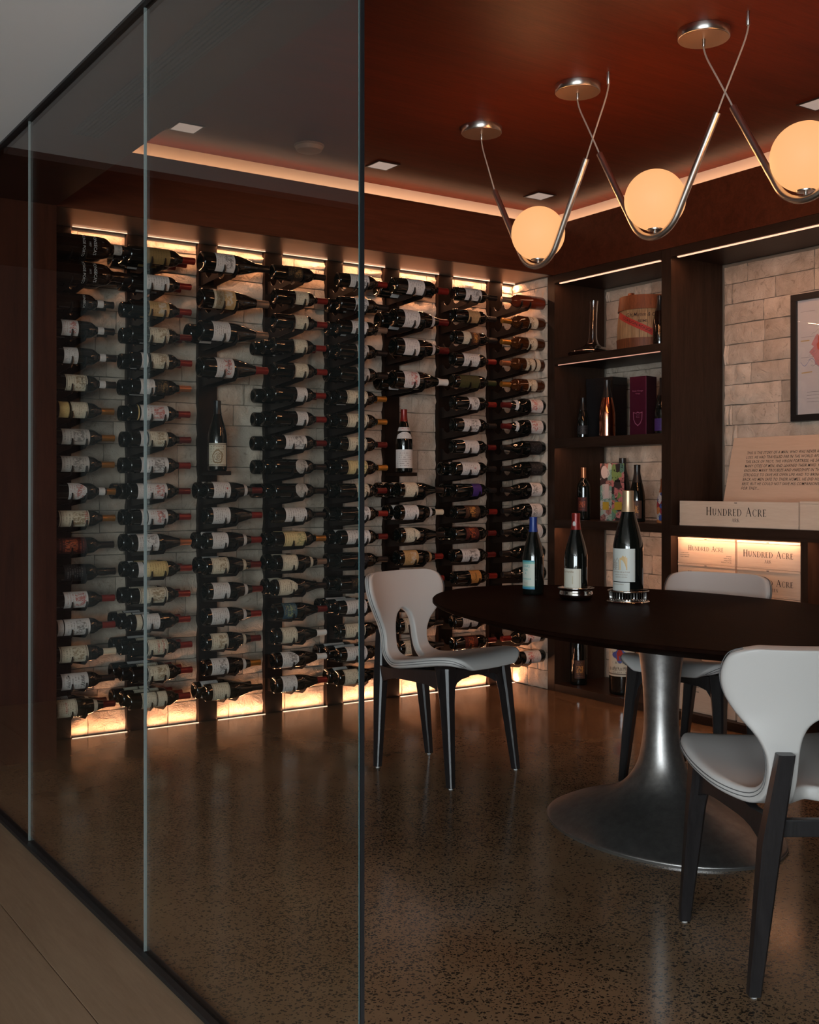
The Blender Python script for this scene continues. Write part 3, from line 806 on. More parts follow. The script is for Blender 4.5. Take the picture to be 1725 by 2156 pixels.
# ------------------------------------------------------------------ wine rack: posts, arms and bottles
YB = [4.935, 5.025, 5.113]                 # front, middle and back bottle axes
Z1, Z18 = 2.240, 0.190
def arm_mesh(t=0.005, big=False):
    r = 0.047 if big else 0.0385
    rows = [4.95, 5.085] if big else YB
    top = []
    hz = -r*0.92*math.sin(0.36)+0.006
    top.append((rows[0]-r*math.cos(0.36)-0.0075, hz)); top.append((rows[0]-r*math.cos(0.36)-0.001, hz))
    for k, yb in enumerate(rows):
        for i in range(9):
            a = PI+PI*i/8*(0.86)+PI*0.07 if k else PI+0.36+(PI-0.36-0.22)*i/8
            top.append((yb+r*math.cos(a), r*0.92*math.sin(a)-0.0))
    top.append((5.178, -0.006))
    bot = [(5.178, -0.072), (5.10, -0.066), (rows[0]-0.012, -r-0.012), (rows[0]-r*math.cos(0.36)-0.0075, -r*0.80)]
    poly = top+bot
    mb = MB(); mb.prism(poly, lambda y, z: (-t/2, y, z), lambda y, z: (t/2, y, z))
    return mb.mesh('rack_arm')
arm_me = arm_mesh(); arm_me.materials.append(M['rack_metal'])
arm_big = arm_mesh(big=True); arm_big.materials.append(M['rack_metal'])
def zrow(i): return Z1+(Z18-Z1)*i/17.0
racks = []
ROWS_BIG = [2.248, 2.073, 1.919, 1.745]
for k in range(8):
    o = empty('wine_rack', (RX[k], 0, 0))
    tag(o, 'dark upright rack post with metal bottle arms, %s from the left' % ordn[k], 'rack', 'wall rack posts')
    obj('post', MB().bbox(-0.05, 0.05, 5.178, YW-0.002, 0.0, ZS-0.002, 0.002), M['post_wood'], o)
    zz = [zrow(i) for i in range(18)] if k not in (2, 5) else [zrow(i) for i in range(9, 18)]
    for z in zz:
        for s in (-1, 1): link('rack_arm', arm_me, None, o, (s*0.032, 0, z))
    if k in (2, 5):
        for z in ROWS_BIG:
            for s in (-1, 1): link('rack_arm', arm_big, None, o, (s*0.034, 0, z))
        obj('display_shelf', MB().bbox(-0.038, 0.038, 4.985, 5.178, 1.232, 1.252, 0.003), M['post_wood'], o)
    racks.append(o)

# (shape, label, capsule, how many deep, options)
S = lambda *a, **k: (a, k)
COLS = {
 0: [S('p','', 'k',2,scale=1.32,glass='b_brown',txt=[("FONSECA'S",.150,.015,'ink_pale'),('1977',.132,.009,'ink_pale'),('VINTAGE PORTO',.112,.013,'ink_pale')],neck='q',say='tall black port bottle with pale FONSECA lettering'),
     S('p','', 'k',2,scale=1.32,glass='b_brown',txt=[("FONSECA'S",.150,.015,'ink_pale'),('1977',.132,.009,'ink_pale'),('VINTAGE PORTO',.112,.013,'ink_pale')],say='tall black port bottle with pale PORTO lettering'),
     S('p','', 'k',2,glass='b_brown',txt=[('FONSECA',.155,.015,'ink_pale')],neck='w',say='black port bottle with faint lettering and white neck seal'),
     S('p','R','k',2,lz=(.055,.128),neck='w'), S('p','w','k',1,lz=(.055,.118),neck='w'), S('p','C','k',1,lz=(.065,.160),neck='w',txt=[('VINTAGE',.150,.012,'ink_black'),('PORTO',.136,.012,'ink_black')]),
     S('b','c','g',1,lz=(.098,.172),strip=((.045,.088),'y')), S('b','q','g',1,lz=(.055,.178)), S('b','q','g',1,lz=(.055,.177)),
     S('p','R','g',1,lz=(.080,.160),kind='wave',neck='w'), S('b','C','g',1,lz=(.04,.172),txt=[('PELLET',.160,.022,'ink_red')]), S('b','X','k',1,lz=(.03,.165)),
     S('p','k','k',1,lz=(.06,.155),captip='w'), S('b','R','r',1,lz=(.065,.170),txt=[('Shyle',.155,.018,'ink_red')]), S('b','W','r',1,lz=(.065,.178),strip=((.035,.06),'w')), S('b','C','e',1,lz=(.04,.165)),
     S('b','w','k',1,lz=(.055,.172),txt=[('MCCAINE',.085,.014,'ink_black'),('smzy',.150,.024,'ink_black')]), S('g','c','d',2,lz=(.03,.118),neck='c',txt=[('RICHEBY',.070,.013,'ink_red')])],
 1: [S('b','o','r',3,scale=1.08,lz=(.07,.175)), S('b','w','r',2,lz=(.07,.180)), S('b','T','r',2,lz=(.085,.180)), S('b','C','d',2,lz=(.085,.178)), S('b','C','r',2,lz=(.090,.175),strip=((.045,.075),'w')),
     S('b','D','c',2,lz=(.118,.180),strip=((.045,.112),'w')), S('b','R','r',2,lz=(.050,.182),strip=((.036,.042),'y')), S('b','C','d',2,lz=(.085,.175),strip=((.045,.075),'w')), S('b','W','r',2,lz=(.050,.180)), S('b','R','d',3,lz=(.075,.176),strip=((.035,.065),'w')),
     S('b','R','r',2,lz=(.082,.175),strip=((.050,.075),'w'),txt=[('LAUGES',.150,.013,'ink_black')]), S('g','W','c',2,lz=(.03,.130)), S('b','y','r',2,lz=(.060,.172),strip=((.03,.055),'w')), S('b','C','r',2,lz=(.045,.178)), S('b','w','r',3,lz=(.060,.140),strip=((.028,.055),'c')),
     S('b','c','r',3,lz=(.075,.170),txt=[('LE-FIGEAC',.150,.015,'ink_red'),('ST EMILION',.125,.013,'ink_red')]), S('b','C','r',3,lz=(.075,.175)), S('b','c','r',3,lz=(.055,.125),strip=((.130,.175),'c'))],
 2: [S('g','W','k',1,lz=(.050,.132)), S('g','T','b',1,lz=(.055,.138),lab2='C'), S('g','w','b',2,lz=(.045,.118)), S('g','R','r',1,lz=(.060,.135),txt=[('PAGEAUD',.110,.013,'ink_black')]),
     S('g','w','d',2,lz=(.032,.118),neck='w',txt=[('M',.100,.014,'ink_red')]), S('g','w','r',1,lz=(.030,.118)), S('g','w','r',2,lz=(.030,.110),kind='rounded',neck='w'), S('g','C','d',2,lz=(.030,.116),neck='c'),
     S('g','w','d',1,lz=(.028,.114),neck='w'), S('g','w','r',1,lz=(.028,.116),neck='w'), S('g','C','d',1,lz=(.028,.114),neck='c'), S('g','W','g',1,lz=(.030,.116),neck='w'), S('g','c','k',2,lz=(.026,.114),captip='w')],
 3: [S('b','D','k',1,lz=(.07,.155)), S('b','c','r',1,lz=(.105,.178)), S('b','c','r',1,lz=(.105,.177)), S('b','c','r',3,lz=(.105,.179)), S('b','c','r',1,lz=(.104,.178)), S('b','w','r',3,lz=(.122,.180)), S('b','w','r',3,lz=(.122,.181)),
     S('b','W','d',3,lz=(.055,.172)), S('b','q','k',3,lz=(.112,.181),kind='drop'), S('b','q','k',3,lz=(.110,.180),kind='drop'), S('b','w','k',1,lz=(.060,.178)), S('b','Y','g',2,lz=(.052,.172)),
     S('g','c','b',2,lz=(.036,.120),neck='c'), S('g','c','k',2,lz=(.020,.120),kind='wave',txt=[('RINCON',.085,.013,'ink_black')]), S('g','B','d',1,lz=(.036,.112)), S('g','c','w',1,lz=(.034,.118)), S('g','W','w',1,lz=(.034,.124),kind='wave'), S('g','w','r',1,lz=(.034,.114))],
 4: [S('b','W','r',1,lz=(.060,.172)), S('b','W','k',2,lz=(.085,.162)), S('b','w','b',2,lz=(.070,.165)), S('b','q','k',2,lz=(.10,.170)), S('b','q','k',2,lz=(.10,.172)), S('b','C','g',2,lz=(.045,.168)), S('b','C','g',2,lz=(.045,.170)),
     S('b','C','d',2,lz=(.050,.160)), S('b','Y','g',2,lz=(.045,.160)), S('b','C','d',2,lz=(.10,.176)), S('b','W','r',2,lz=(.105,.176)), S('b','w','d',2,lz=(.040,.176)), S('b','k','k',2,lz=(.10,.165)), S('b','D','k',2,lz=(.065,.150)),
     S('b','w','k',3,lz=(.045,.165)), S('b','c','d',1,lz=(.030,.150),kind='rounded'), S('b','w','g',3,lz=(.040,.160)), S('g','c','k',2,lz=(.030,.114))],
 5: [S('b','w','r',2,lz=(.060,.150)), S('g','w','d',2,lz=(.042,.122),neck='w'), S('g','w','d',1,lz=(.040,.118),neck='w'), S('g','R','w',2,lz=(.042,.122),kind='rounded'),
     S('g','c','k',3,lz=(.030,.112)), S('g','w','e',2,lz=(.028,.116),neck='w'), S('g','c','k',1,lz=(.030,.120),kind='wave',txt=[('MAXION',.085,.012,'ink_black')]), S('g','T','r',1,lz=(.030,.118),neck='t'), S('g','w','r',1), S('g','c','d',1), S('g','C','k',1,lz=(.03,.118)), S('g','c','k',1,lz=(.03,.116)), S('g','w','r',1)],
 6: [S('b','W','k',1,lz=(.060,.170),captip='w'), S('b','t','k',1,lz=(.085,.165),captip='p'), S('b','P','k',1,lz=(.100,.158),strip=((.045,.098),'c'),captip='p'), S('b','w','r',1,lz=(.055,.165)), S('b','v','n',1,lz=(.030,.165)), S('b','W','r',1,lz=(.090,.160),captip='w'),
     S('b','W','k',1,lz=(.055,.168)), S('b','w','d',1,lz=(.065,.160)), S('b','w','k',2,lz=(.045,.165),captip='p',txt=[('V',.130,.022,'ink_red')]), S('b','u','k',2,lz=(.115,.175)), S('b','P','r',1,lz=(.060,.160)), S('b','X','d',2,lz=(.07,.16)),
     S('b','W','d',1,lz=(.048,.168),captip='p'), S('b','O','r',1,lz=(.095,.168),txt=[('SPRING',.130,.013,'ink_black')]), S('b','w','d',1), S('b','w','r',1), S('b','X','d',1,lz=(.06,.15)), S('b','w','d',1)],
 7: [S('b','','b',1,glass='b_rose'), S('b','C','g',1,glass='b_amber',lz=(.060,.125)), S('b','C','g',1,glass='b_amber',lz=(.060,.125)), S('b','C','c',1,glass='b_amber',lz=(.075,.140),strip=((.035,.065),'c')), S('b','C','g',1,glass='b_amber',lz=(.060,.125)),
     S('g','R','d',1,lz=(.025,.115),neck='w'), S('g','R','d',1,lz=(.025,.115),neck='w'), S('g','k','k',1), S('g','k','k',1), S('g','W','k',1,lz=(.030,.110)), S('g','W','k',1,lz=(.030,.110)), S('g','w','k',1,lz=(.030,.10)), S('g','w','k',1,lz=(.03,.08)), S('g','k','k',1),
     S('g','k','k',1), S('b','w','r',1), S('b','R','r',1,lz=(.040,.150)), S('b','R','r',1,lz=(.040,.150))],
}
SHN = {'b': 'square-shouldered', 'g': 'slope-shouldered', 'p': 'port', 'h': 'champagne'}
def describe(shape, lab, cap):
    return ('%s label, %s capsule bottle' % (LAB[lab][0], CAP[cap][0])) if lab else '%s bottle with bare dark glass' % SHN[shape]
for k in range(8):
    rows = COLS[k]
    for ri, (a, kw) in enumerate(rows):
        shape, lab, cap, deep = a
        kw = dict(kw); txt = kw.pop('txt', None); say = kw.pop('say', None); lab2 = kw.pop('lab2', None)
        big = k in (2, 5) and ri < 4
        i = ri if k not in (2, 5) else (None if big else ri+5)
        z = ROWS_BIG[ri] if big else zrow(i)
        s = kw.pop('scale', 1.0)
        if big: s = 1.20
        ys = [4.95, 5.085] if big else YB
        for q in range(deep):
            dx = random.uniform(-0.006, 0.006)-0.012*q
            r0 = 0.041 if shape == 'g' else (0.0455 if shape == 'h' else 0.0378)
            zz = z+(r0*s-(0.047 if big else 0.0385))*0.9
            yy = ys[q]
            tilt = R(8)+random.uniform(-0.10, 0.10)
            if k < 7:
                loc = (RX[k]-0.128*(1.12 if big else 1.0)+dx, yy, zz); rot = (0, R(90), 0); roll = R(-90)-tilt   # label faces -Y, a little up
            else:
                loc = (RX[k]+0.150+dx, yy, zz); rot = (0, R(-90), 0); roll = R(-90)+tilt
            place = 'in rack column %s' % ['one','two','three','four','five','six','seven','eight'][k]
            rown = ordn[ri] if k not in (2, 5) or big else ordn[ri-4]
            where = 'row %s' % rown if not (k in (2, 5)) else ('%s large bottle down' % rown if big else '%s row under display bottle' % rown)
            if q == 0:
                nm = '%s, %s, %s' % (say if say else describe(shape, lab, cap), where if k in (2, 5) else where, place)
            else:
                nm = 'dark bottle %s deep, %s, %s' % ('second' if q == 1 else 'third', where if k in (2, 5) else where, place)
            o = bottle('wine_bottle', nm, shape, lab if (q == 0 or random.random() < 0.75) else ('w' if lab else ''), cap, loc, rot, roll, s, group='bottles on the wall rack', **kw)
            if lab2: link('label', copy_me(label_mesh(shape, .045, .088, 1.25, 'rect'), LABM[lab2]), None, o, rot=(0,0,roll))
            if txt and q == 0:
                for body, zc, size, mat in txt:
                    wrap_text(o, shape, body, zc-size*0.35, size, M[mat], roll)
# standing display bottles on their little shelves
def stand_dir(x, y): return math.atan2(-y, -x)          # label turned to the camera side of the room
o = bottle('wine_bottle', 'tall standing bottle with engraved cream label on third rack post', 'g', 'c', 'k', (2.279, 5.055, 1.2525), (0,0,0), R(-112), 1.15, lz=(.020,.118), ang=1.05, group='display bottles on the rack posts')
wrap_text(o, 'g', 'BRISEDON', .104, .008, M['ink_brown'], R(-112))
ring = [(0.023*(1+0.07*math.sin(7*a)+0.05*math.sin(4*a))*math.cos(a), 0.030*(1+0.07*math.sin(5*a)+0.05*math.sin(11*a))*math.sin(a)) for a in [2*PI*i/40 for i in range(40)]]
em_v = [*ring, *[(x*0.80, y*0.80) for x, y in ring]]; em_f = [(i, (i+1)%40, 40+(i+1)%40, 40+i) for i in range(40)]
for r0, r1 in ((.016,.0135), (.008,.006)):
    b0 = len(em_v); em_v += [(rr_*math.cos(2*PI*i/32)+.002, rr_*1.1*math.sin(2*PI*i/32)) for rr_ in (r0, r1) for i in range(32)]
    em_f += [(b0+i, b0+(i+1)%32, b0+32+(i+1)%32, b0+32+i) for i in range(32)]
for i in range(4):
    a = PI*i/4+0.3; b0 = len(em_v); ca, sa = math.cos(a), math.sin(a)
    em_v += [(.016*ca-.0009*sa, .017*sa+.0009*ca), (.016*ca+.0009*sa, .017*sa-.0009*ca), (-.016*ca+.0009*sa, -.017*sa-.0009*ca), (-.016*ca-.0009*sa, -.017*sa+.0009*ca)]; em_f.append((b0, b0+1, b0+2, b0+3))
print_on(o, 'emblem', (em_v, em_f), M['ink_brown'],
         lambda x, y: ((prof_r('g', .06)+.0012)*math.cos(R(-112)+x/.0412), (prof_r('g', .06)+.0012)*math.sin(R(-112)+x/.0412), .060+y))
o = bottle('wine_bottle', 'tall standing bottle with white label and white collar on sixth rack post', 'g', 'w', 'r', (3.383, 5.055, 1.2525), (0,0,0), R(-118), 1.15, lz=(.020,.108), ang=1.25, neck='R', group='display bottles on the rack posts')
link('label', copy_me(label_mesh('g', .160, .192, 1.1, 'wave'), LABM['w']), None, o, rot=(0,0,R(-118)))

# ------------------------------------------------------------------ bookcase
bc = empty('bookcase', (XB, 3.4, 0)); tag(bc, 'built-in dark oak bookcase with stone back along the right wall', 'bookcase')
def bpart(name, x0, x1, y0, y1, z0, z1, mat='shelf_wood', b=0.0015):
    return obj(name, MB().bbox(x0-XB, x1-XB, y0-3.4, y1-3.4, z0, z1, b), M[mat], bc)
bpart('side_panel', XB, XN-0.022, 4.826, 4.886, 0, ZS-0.001, 'dark_wood')
bpart('divider', XB, XN-0.022, 3.940, 4.004, 0, ZS-0.001, 'dark_wood')
bpart('divider', XB+0.002, XN-0.022, 3.128, 3.166, 0.045, 0.938, 'dark_wood')
bpart('divider', XB+0.002, XN-0.022, 2.34, 2.378, 0.045, 0.938, 'dark_wood')
bpart('end_panel', XB, XN-0.022, 1.56, 1.62, 0, ZS-0.001, 'dark_wood')
bpart('top_rail', XB, XB+0.012, 4.004, 4.826, 2.344, ZS-0.001)
bpart('top_rail', XB, XB+0.012, 1.62, 3.940, 2.344, ZS-0.001)
bpart('top_board', XB+0.03, XN-0.022, 4.004, 4.826, 2.346, 2.378)
bpart('top_board', XB+0.03, XN-0.022, 1.62, 3.940, 2.346, 2.378)
for z0, z1 in ((1.874,1.914),(1.406,1.450),(0.950,0.984)): bpart('shelf', XB+0.001, XN-0.022, 4.004, 4.826, z0, z1)
bpart('shelf', XB+0.001, XN-0.022, 1.62, 3.940, 0.939, 0.979)
for z0 in (1.406, 0.950): bpart('shelf_lip', XB, XB+0.010, 4.004, 4.826, z0-0.012, z0+0.002)
bpart('shelf_lip', XB, XB+0.005, 1.62, 3.940, 0.926, 0.941)
bpart('plinth', XB+0.001, XN-0.022, 4.004, 4.826, 0, 0.042); bpart('plinth', XB+0.001, XN-0.022, 1.62, 3.940, 0, 0.042)
bpart('back_panel', XN-0.021, XN-0.012, 1.62, 3.940, 0.043, 0.938, 'dark_wood')
led('bright LED line under the top of the left bookcase bay', 'led_top', XB+0.014, XB+0.027, 4.03, 4.80, 2.339, 2.344, watts=1.1)
led('bright LED line under the top of the right bookcase bay', 'led_top', XB+0.014, XB+0.027, 1.65, 3.91, 2.339, 2.344, watts=4.5)
led('thin LED line under the upper left bookcase shelf', 'led_dim', XB+0.004, XB+0.009, 4.02, 4.80, 1.869, 1.873, watts=0.35)
led('LED line under the middle left bookcase shelf', 'led_soft', XB+0.012, XB+0.018, 4.02, 4.81, 1.401, 1.405, watts=0.25)
led('LED line under the lower left bookcase shelf', 'led_soft', XB+0.012, XB+0.018, 4.02, 4.81, 0.945, 0.949, watts=1.3)
led('LED line above the stacked wine crates', 'led_soft', XB+0.006, XB+0.016, 3.19, 3.92, 0.933, 0.938, watts=0.7)
led('LED line above the right hand cubby beside the crates', 'led_soft', XB+0.006, XB+0.016, 2.40, 3.10, 0.933, 0.938, watts=1.3)

# --- things in the left bay
# decanter
o = tag(empty('decanter', (4.42, 4.672, 1.914)), 'clear glass wine decanter with tall slanted neck on the top shelf', 'decanter')
P = catmull([(0.004,0.004),(0.060,0.002),(0.112,0.004),(0.137,0.016),(0.128,0.030),(0.085,0.048),(0.045,0.066),(0.028,0.098),(0.024,0.150),(0.023,0.220),(0.024,0.285),(0.027,0.318)], 34)
ins = [(max(r-0.0035,0.001), z+(0.004 if z < 0.03 else 0.0)) for r, z in reversed(P)]
def shear(mb, k):
    mb.v = [(x, y+k*max(0, z-0.05), z) for x, y, z in mb.v]; return mb
obj('glass_vessel', shear(MB().lathe(P+ins, 40), -0.05), M['decanter_glass'], o, True, 80)
# keg
o = tag(empty('wooden_keg', (4.43, 4.272, 1.914)), 'old wooden champagne keg with red diagonal sash on the top shelf', 'keg')
ns = 22
def keg_r(z): return 0.146+0.010*math.sin(PI*min(max((z-0.0)/0.24,0),1)*0.9)-0.018*(z/0.25)
for i in range(ns):
    a0, a1 = 2*PI*i/ns+0.006, 2*PI*(i+1)/ns-0.006
    mb = MB(); rings = []
    for z in (0.0, 0.05, 0.11, 0.17, 0.215):
        r_ = keg_r(z)
        rings.append([(r_*math.cos(a0), r_*math.sin(a0), z), (r_*1.004*math.cos((a0+a1)/2), r_*1.004*math.sin((a0+a1)/2), z), (r_*math.cos(a1), r_*math.sin(a1), z), ((r_-.014)*math.cos(a1), (r_-.014)*math.sin(a1), z), ((r_-.014)*math.cos(a0), (r_-.014)*math.sin(a0), z)])
    mb.loft(rings); obj('stave', mb, M['keg_wood'], o)
def hoop(z0, z1, ex, mat, nm):
    obj(nm, MB().lathe([(keg_r(z0)+0.001, z0),(keg_r(z0)+ex, z0),(keg_r(z1)+ex, z1),(keg_r(z1)+0.0005, z1)], 44), mat, o, True, 50)
hoop(0.0, 0.052, 0.004, M['keg_dark'], 'hoop'); hoop(0.205, 0.282, 0.007, M['keg_dark'], 'lid_rim')
obj('lid', MB().lathe([(0.0,0.232),(0.126,0.232),(0.126,0.250),(0.0,0.250)], 40), M['keg_dark'], o, True, 50)
obj('handle', MB().bbox(-0.012,0.012,0.088,0.116,0.250,0.322,0.003), M['keg_dark'], o)
KR = R(206)                                     # printed side turned to the room
def keg_map(x, y):
    z = 0.1+y; r_ = keg_r(z)+0.0035; a = KR+x/r_
    return (r_*math.cos(a), r_*math.sin(a), z)
sash = []; n = 16
for i in range(n+1):
    t_ = i/n; sash += [(-0.128+0.250*t_, 0.086-0.125*t_-0.018), (-0.128+0.250*t_, 0.086-0.125*t_+0.018)]
print_on(o, 'red_sash', (sash, [(2*i,2*i+2,2*i+3,2*i+1) for i in range(n)]), M['ink_red'], keg_map)
def keg_map2(x, y): p = Vector(keg_map(x, y)); q = Vector((p.x, p.y, 0)).normalized()*0.0012; return (p.x+q.x, p.y+q.y, p.z)
print_on(o, 'lettering', text2d('G.H.Mumm & C\u00ba', 0.030, 'CENTER', 0.2, 0.8), M['ink'], lambda x, y: keg_map2(x+0.022, y+0.064))
print_on(o, 'lettering', text2d('REIMS', 0.020), M['ink'], lambda x, y: keg_map2(x+0.035, y+0.032))
vs_, fs_ = text2d('CORDON ROUGE', 0.022, 'CENTER', 0, 0.95)
print_on(o, 'lettering', ([(x, y-0.5*x) for x, y in vs_], fs_), M['ink'], lambda x, y: keg_map2(x, y+0.016))
bottle('wine_bottle', 'dark bottle in shadow at the right end of the top shelf', 'h', '', 'k', (4.335, 4.075, 1.9145), (0,0,0), 0, 0.80, glass='b_brown', group='bottles in the bookcase')
bottle('wine_bottle', 'dark bottle standing behind the wooden keg, only its neck showing', 'b', '', 'k', (4.625, 4.265, 1.9145), (0,0,0), 0, 1.12, group='bottles in the bookcase')
# second shelf
def carton(name, label, cat, loc, rz, wx, wy, h, mat, group=None):
    o = empty(name, loc, (0,0,rz)); tag(o, label, cat, group)
    obj('carton', MB().bbox(-wx/2, wx/2, -wy/2, wy/2, 0, h, 0.0018), mat, o)
    return o
M['black_box'] = simple('black_gloss_card', (0.004,0.004,0.005), 0.30)
M['plum_foil'] = simple('plum_foil_card', (0.10,0.016,0.038), 0.25, 0.6)
M['plum_card'] = simple('dark_plum_card', (0.020,0.006,0.010), 0.4)
M['pink_foil'] = simple('pink_foil_print', (0.62,0.20,0.36), 0.25, 0.7)
M['rose_gold'] = simple('rose_gold_bottle', (0.78,0.33,0.20), 0.14, 1.0)
o = carton('gift_box', 'plain black gift box at the back of the middle shelf', 'box', (4.52, 4.660, 1.450), R(4), 0.12, 0.20, 0.345, M['black_box'], 'boxes in the bookcase')
obj('lid', MB().bbox(-0.0615,0.0615,-0.1015,0.1015,0.30,0.347,0.002), M['black_box'], o)
o = bottle('champagne_bottle', 'black bottle in front of the black gift box', 'h', 'k', 'k', (4.375, 4.70, 1.4505), (0,0,0), R(210), 0.72, lz=(.03,.10), group='bottles in the bookcase')
def champagne(label, loc, glass_mat, cap, scale, rz, lab=None, lz=(.03,.10), neck=None, kind='rect'):
    o = bottle('champagne_bottle', label, 'h', lab, cap, loc, (0,0,0), rz, scale, lz=lz, kind=kind, group='bottles in the bookcase', neck=neck)
    if glass_mat: kid(o, 'glass_body').data = copy_me(bottle_mesh('h'), glass_mat)
    return o
champagne('shiny rose gold champagne bottle with black neck on the middle shelf', (4.385, 4.515, 1.4505), M['rose_gold'], 'k', 0.99, R(212))
o = carton('gift_box', 'shiny plum gift box with pink shield emblem on the middle shelf', 'box', (4.415, 4.270, 1.450), R(10), 0.098, 0.105, 0.318, M['plum_card'], 'boxes in the bookcase')
obj('front_panel', MB().box(-0.0505,-0.0492,-0.0515,0.0515,0.001,0.317), M['plum_foil'], o)
obj('foil_edge', MB().box(-0.0506,-0.0485,-0.0528,-0.0515,0.001,0.317), M['pink_foil'], o)
sh = [(-0.030,0.035),(-0.012,0.030),(0,0.036),(0.012,0.030),(0.030,0.035),(0.028,-0.005),(0.018,-0.028),(0,-0.042),(-0.018,-0.028),(-0.028,-0.005)]
print_on(o, 'emblem', ([*sh, *[(x*0.85, y*0.85) for x, y in sh]], [(i,(i+1)%10,10+(i+1)%10,10+i) for i in range(10)]), M['pink_foil'], lambda x, y: (-0.0512, -x, 0.092+y))
for t_, yy, sz in (('Cuv\u00e9e', 0.108, 0.009), ('Rose', 0.096, 0.011), ('Ros\u00e9 Vintage', 0.236, 0.013), ('Vintage', 0.222, 0.010)):
    print_on(o, 'lettering', text2d(t_, sz), M['pink_foil'], lambda x, y, yy=yy: (-0.0512, -x, yy+y))
champagne('dark champagne bottle with plum label beside the shelf divider', (4.40, 4.115, 1.4505), None, 'k', 0.93, R(212), 'u', (.02,.09))
# third shelf
o = bottle('wine_bottle', 'dark bottle with red figure print and orange capsule, left on lower shelf', 'b', 'X', 'c', (4.385, 4.705, 0.9845), (0,0,0), R(212), 1.0, lz=(.05,.13), ang=0.8, group='bottles in the bookcase')
def mk_art(name, seed, cols):
    t = NT(name); v = t.coord('Object', (1,1,1), (0,0,0), (seed, seed*0.7, 0))
    vo = t.n('TexVoronoi'); vo.inputs['Scale'].default_value = 26; t.L(v, vo.inputs['Vector'])
    sep = t.n('SeparateColor'); t.L(vo.outputs['Color'], sep.inputs[0])
    nd = t.n('ValToRGB'); nd.color_ramp.interpolation = 'CONSTANT'
    while len(nd.color_ramp.elements) < len(cols): nd.color_ramp.elements.new(0.5)
    for i, (e, c) in enumerate(zip(nd.color_ramp.elements, cols)): e.position = i/len(cols); e.color = (*c, 1)
    t.L(sep.outputs[0], nd.inputs[0])
    ln = t.math('LESS_THAN', t.math('ABSOLUTE', t.math('SUBTRACT', t.noise(v, 30, 2), 0.5)), 0.012)
    c = t.mix(ln, nd.outputs[0], (0.02,0.02,0.02,1))
    return t.set(c, 0.5, 0, 0.3)
M['art_a'] = mk_art('patchwork_print_grey', 1.3, [(0.42,0.40,0.38),(0.16,0.30,0.26),(0.05,0.03,0.03),(0.45,0.43,0.42),(0.35,0.16,0.14),(0.30,0.40,0.34)])
M['art_b'] = mk_art('patchwork_print_pink', 4.1, [(0.50,0.17,0.16),(0.46,0.16,0.16),(0.12,0.24,0.18),(0.04,0.03,0.03),(0.52,0.20,0.19),(0.20,0.30,0.10)])
M['art_c'] = mk_art('patchwork_print_blue', 7.7, [(0.04,0.07,0.26),(0.45,0.16,0.05),(0.42,0.40,0.40),(0.30,0.03,0.04),(0.05,0.08,0.30),(0.45,0.43,0.42)])
M['mustard'] = simple('mustard_print', (0.42,0.28,0.03), 0.5)
M['pale_rose'] = simple('pale_rose_print', (0.52,0.44,0.43), 0.5)
o = carton('gift_box', 'colourful patchwork printed gift box on the lower left shelf', 'box', (4.460, 4.552, 0.984), R(-4), 0.092, 0.098, 0.322, M['art_a'], 'boxes in the bookcase')
# two printed faces turned to the room: local -x and local -y
obj('printed_face', MB().box(-0.045,0.045,-0.0502,-0.0492,0.001,0.321), M['art_b'], o)
el = [(0.028*math.cos(2*PI*i/24), 0.036*math.sin(2*PI*i/24)) for i in range(24)]
print_on(o, 'printed_patch', (el, [tuple(range(24))]), M['pale_rose'], lambda x, y: (-0.0468, -x+0.012, 0.272+y))
print_on(o, 'printed_patch', ([(-.018,-.04),(.018,-.04),(.018,.04),(-.018,.04)], [(0,1,2,3)]), M['pale_rose'], lambda x, y: (-0.0468, -x-0.008, 0.165+y))
print_on(o, 'printed_patch', ([(-.027,-.022),(.027,-.022),(.027,.022),(-.027,.022)], [(0,1,2,3)]), M['mustard'], lambda x, y: (-0.0468, -x, 0.082+y))
print_on(o, 'printed_patch', ([(-.027,-.022),(.027,-.022),(.027,.022),(-.027,.022)], [(0,1,2,3)]), M['mustard'], lambda x, y: (x, -0.0508, 0.082+y))
print_on(o, 'printed_patch', ([(-.020,-.006),(.020,-.006),(.020,.006),(-.020,.006)], [(0,1,2,3)]), M['ink_black'], lambda x, y: (x-0.004, -0.0508, 0.222+y))
champagne('black champagne bottle hidden behind the patchwork gift box', (4.600, 4.610, 0.9845), None, 'k', 1.10, R(212))
champagne('dark champagne bottle with colourful label, right on the lower shelf', (4.400, 4.300, 0.9845), None, 'k', 0.96, R(185), 'P', (.02,.12))
o = bottle('spirit_bottle', 'blue and orange printed bottle half hidden by the shelf divider', 'h', '', 'c', (4.36, 4.075, 0.9845), (0,0,0), R(212), 0.72, group='bottles in the bookcase')
kid(o, 'glass_body').data = copy_me(bottle_mesh('h'), M['art_c'])
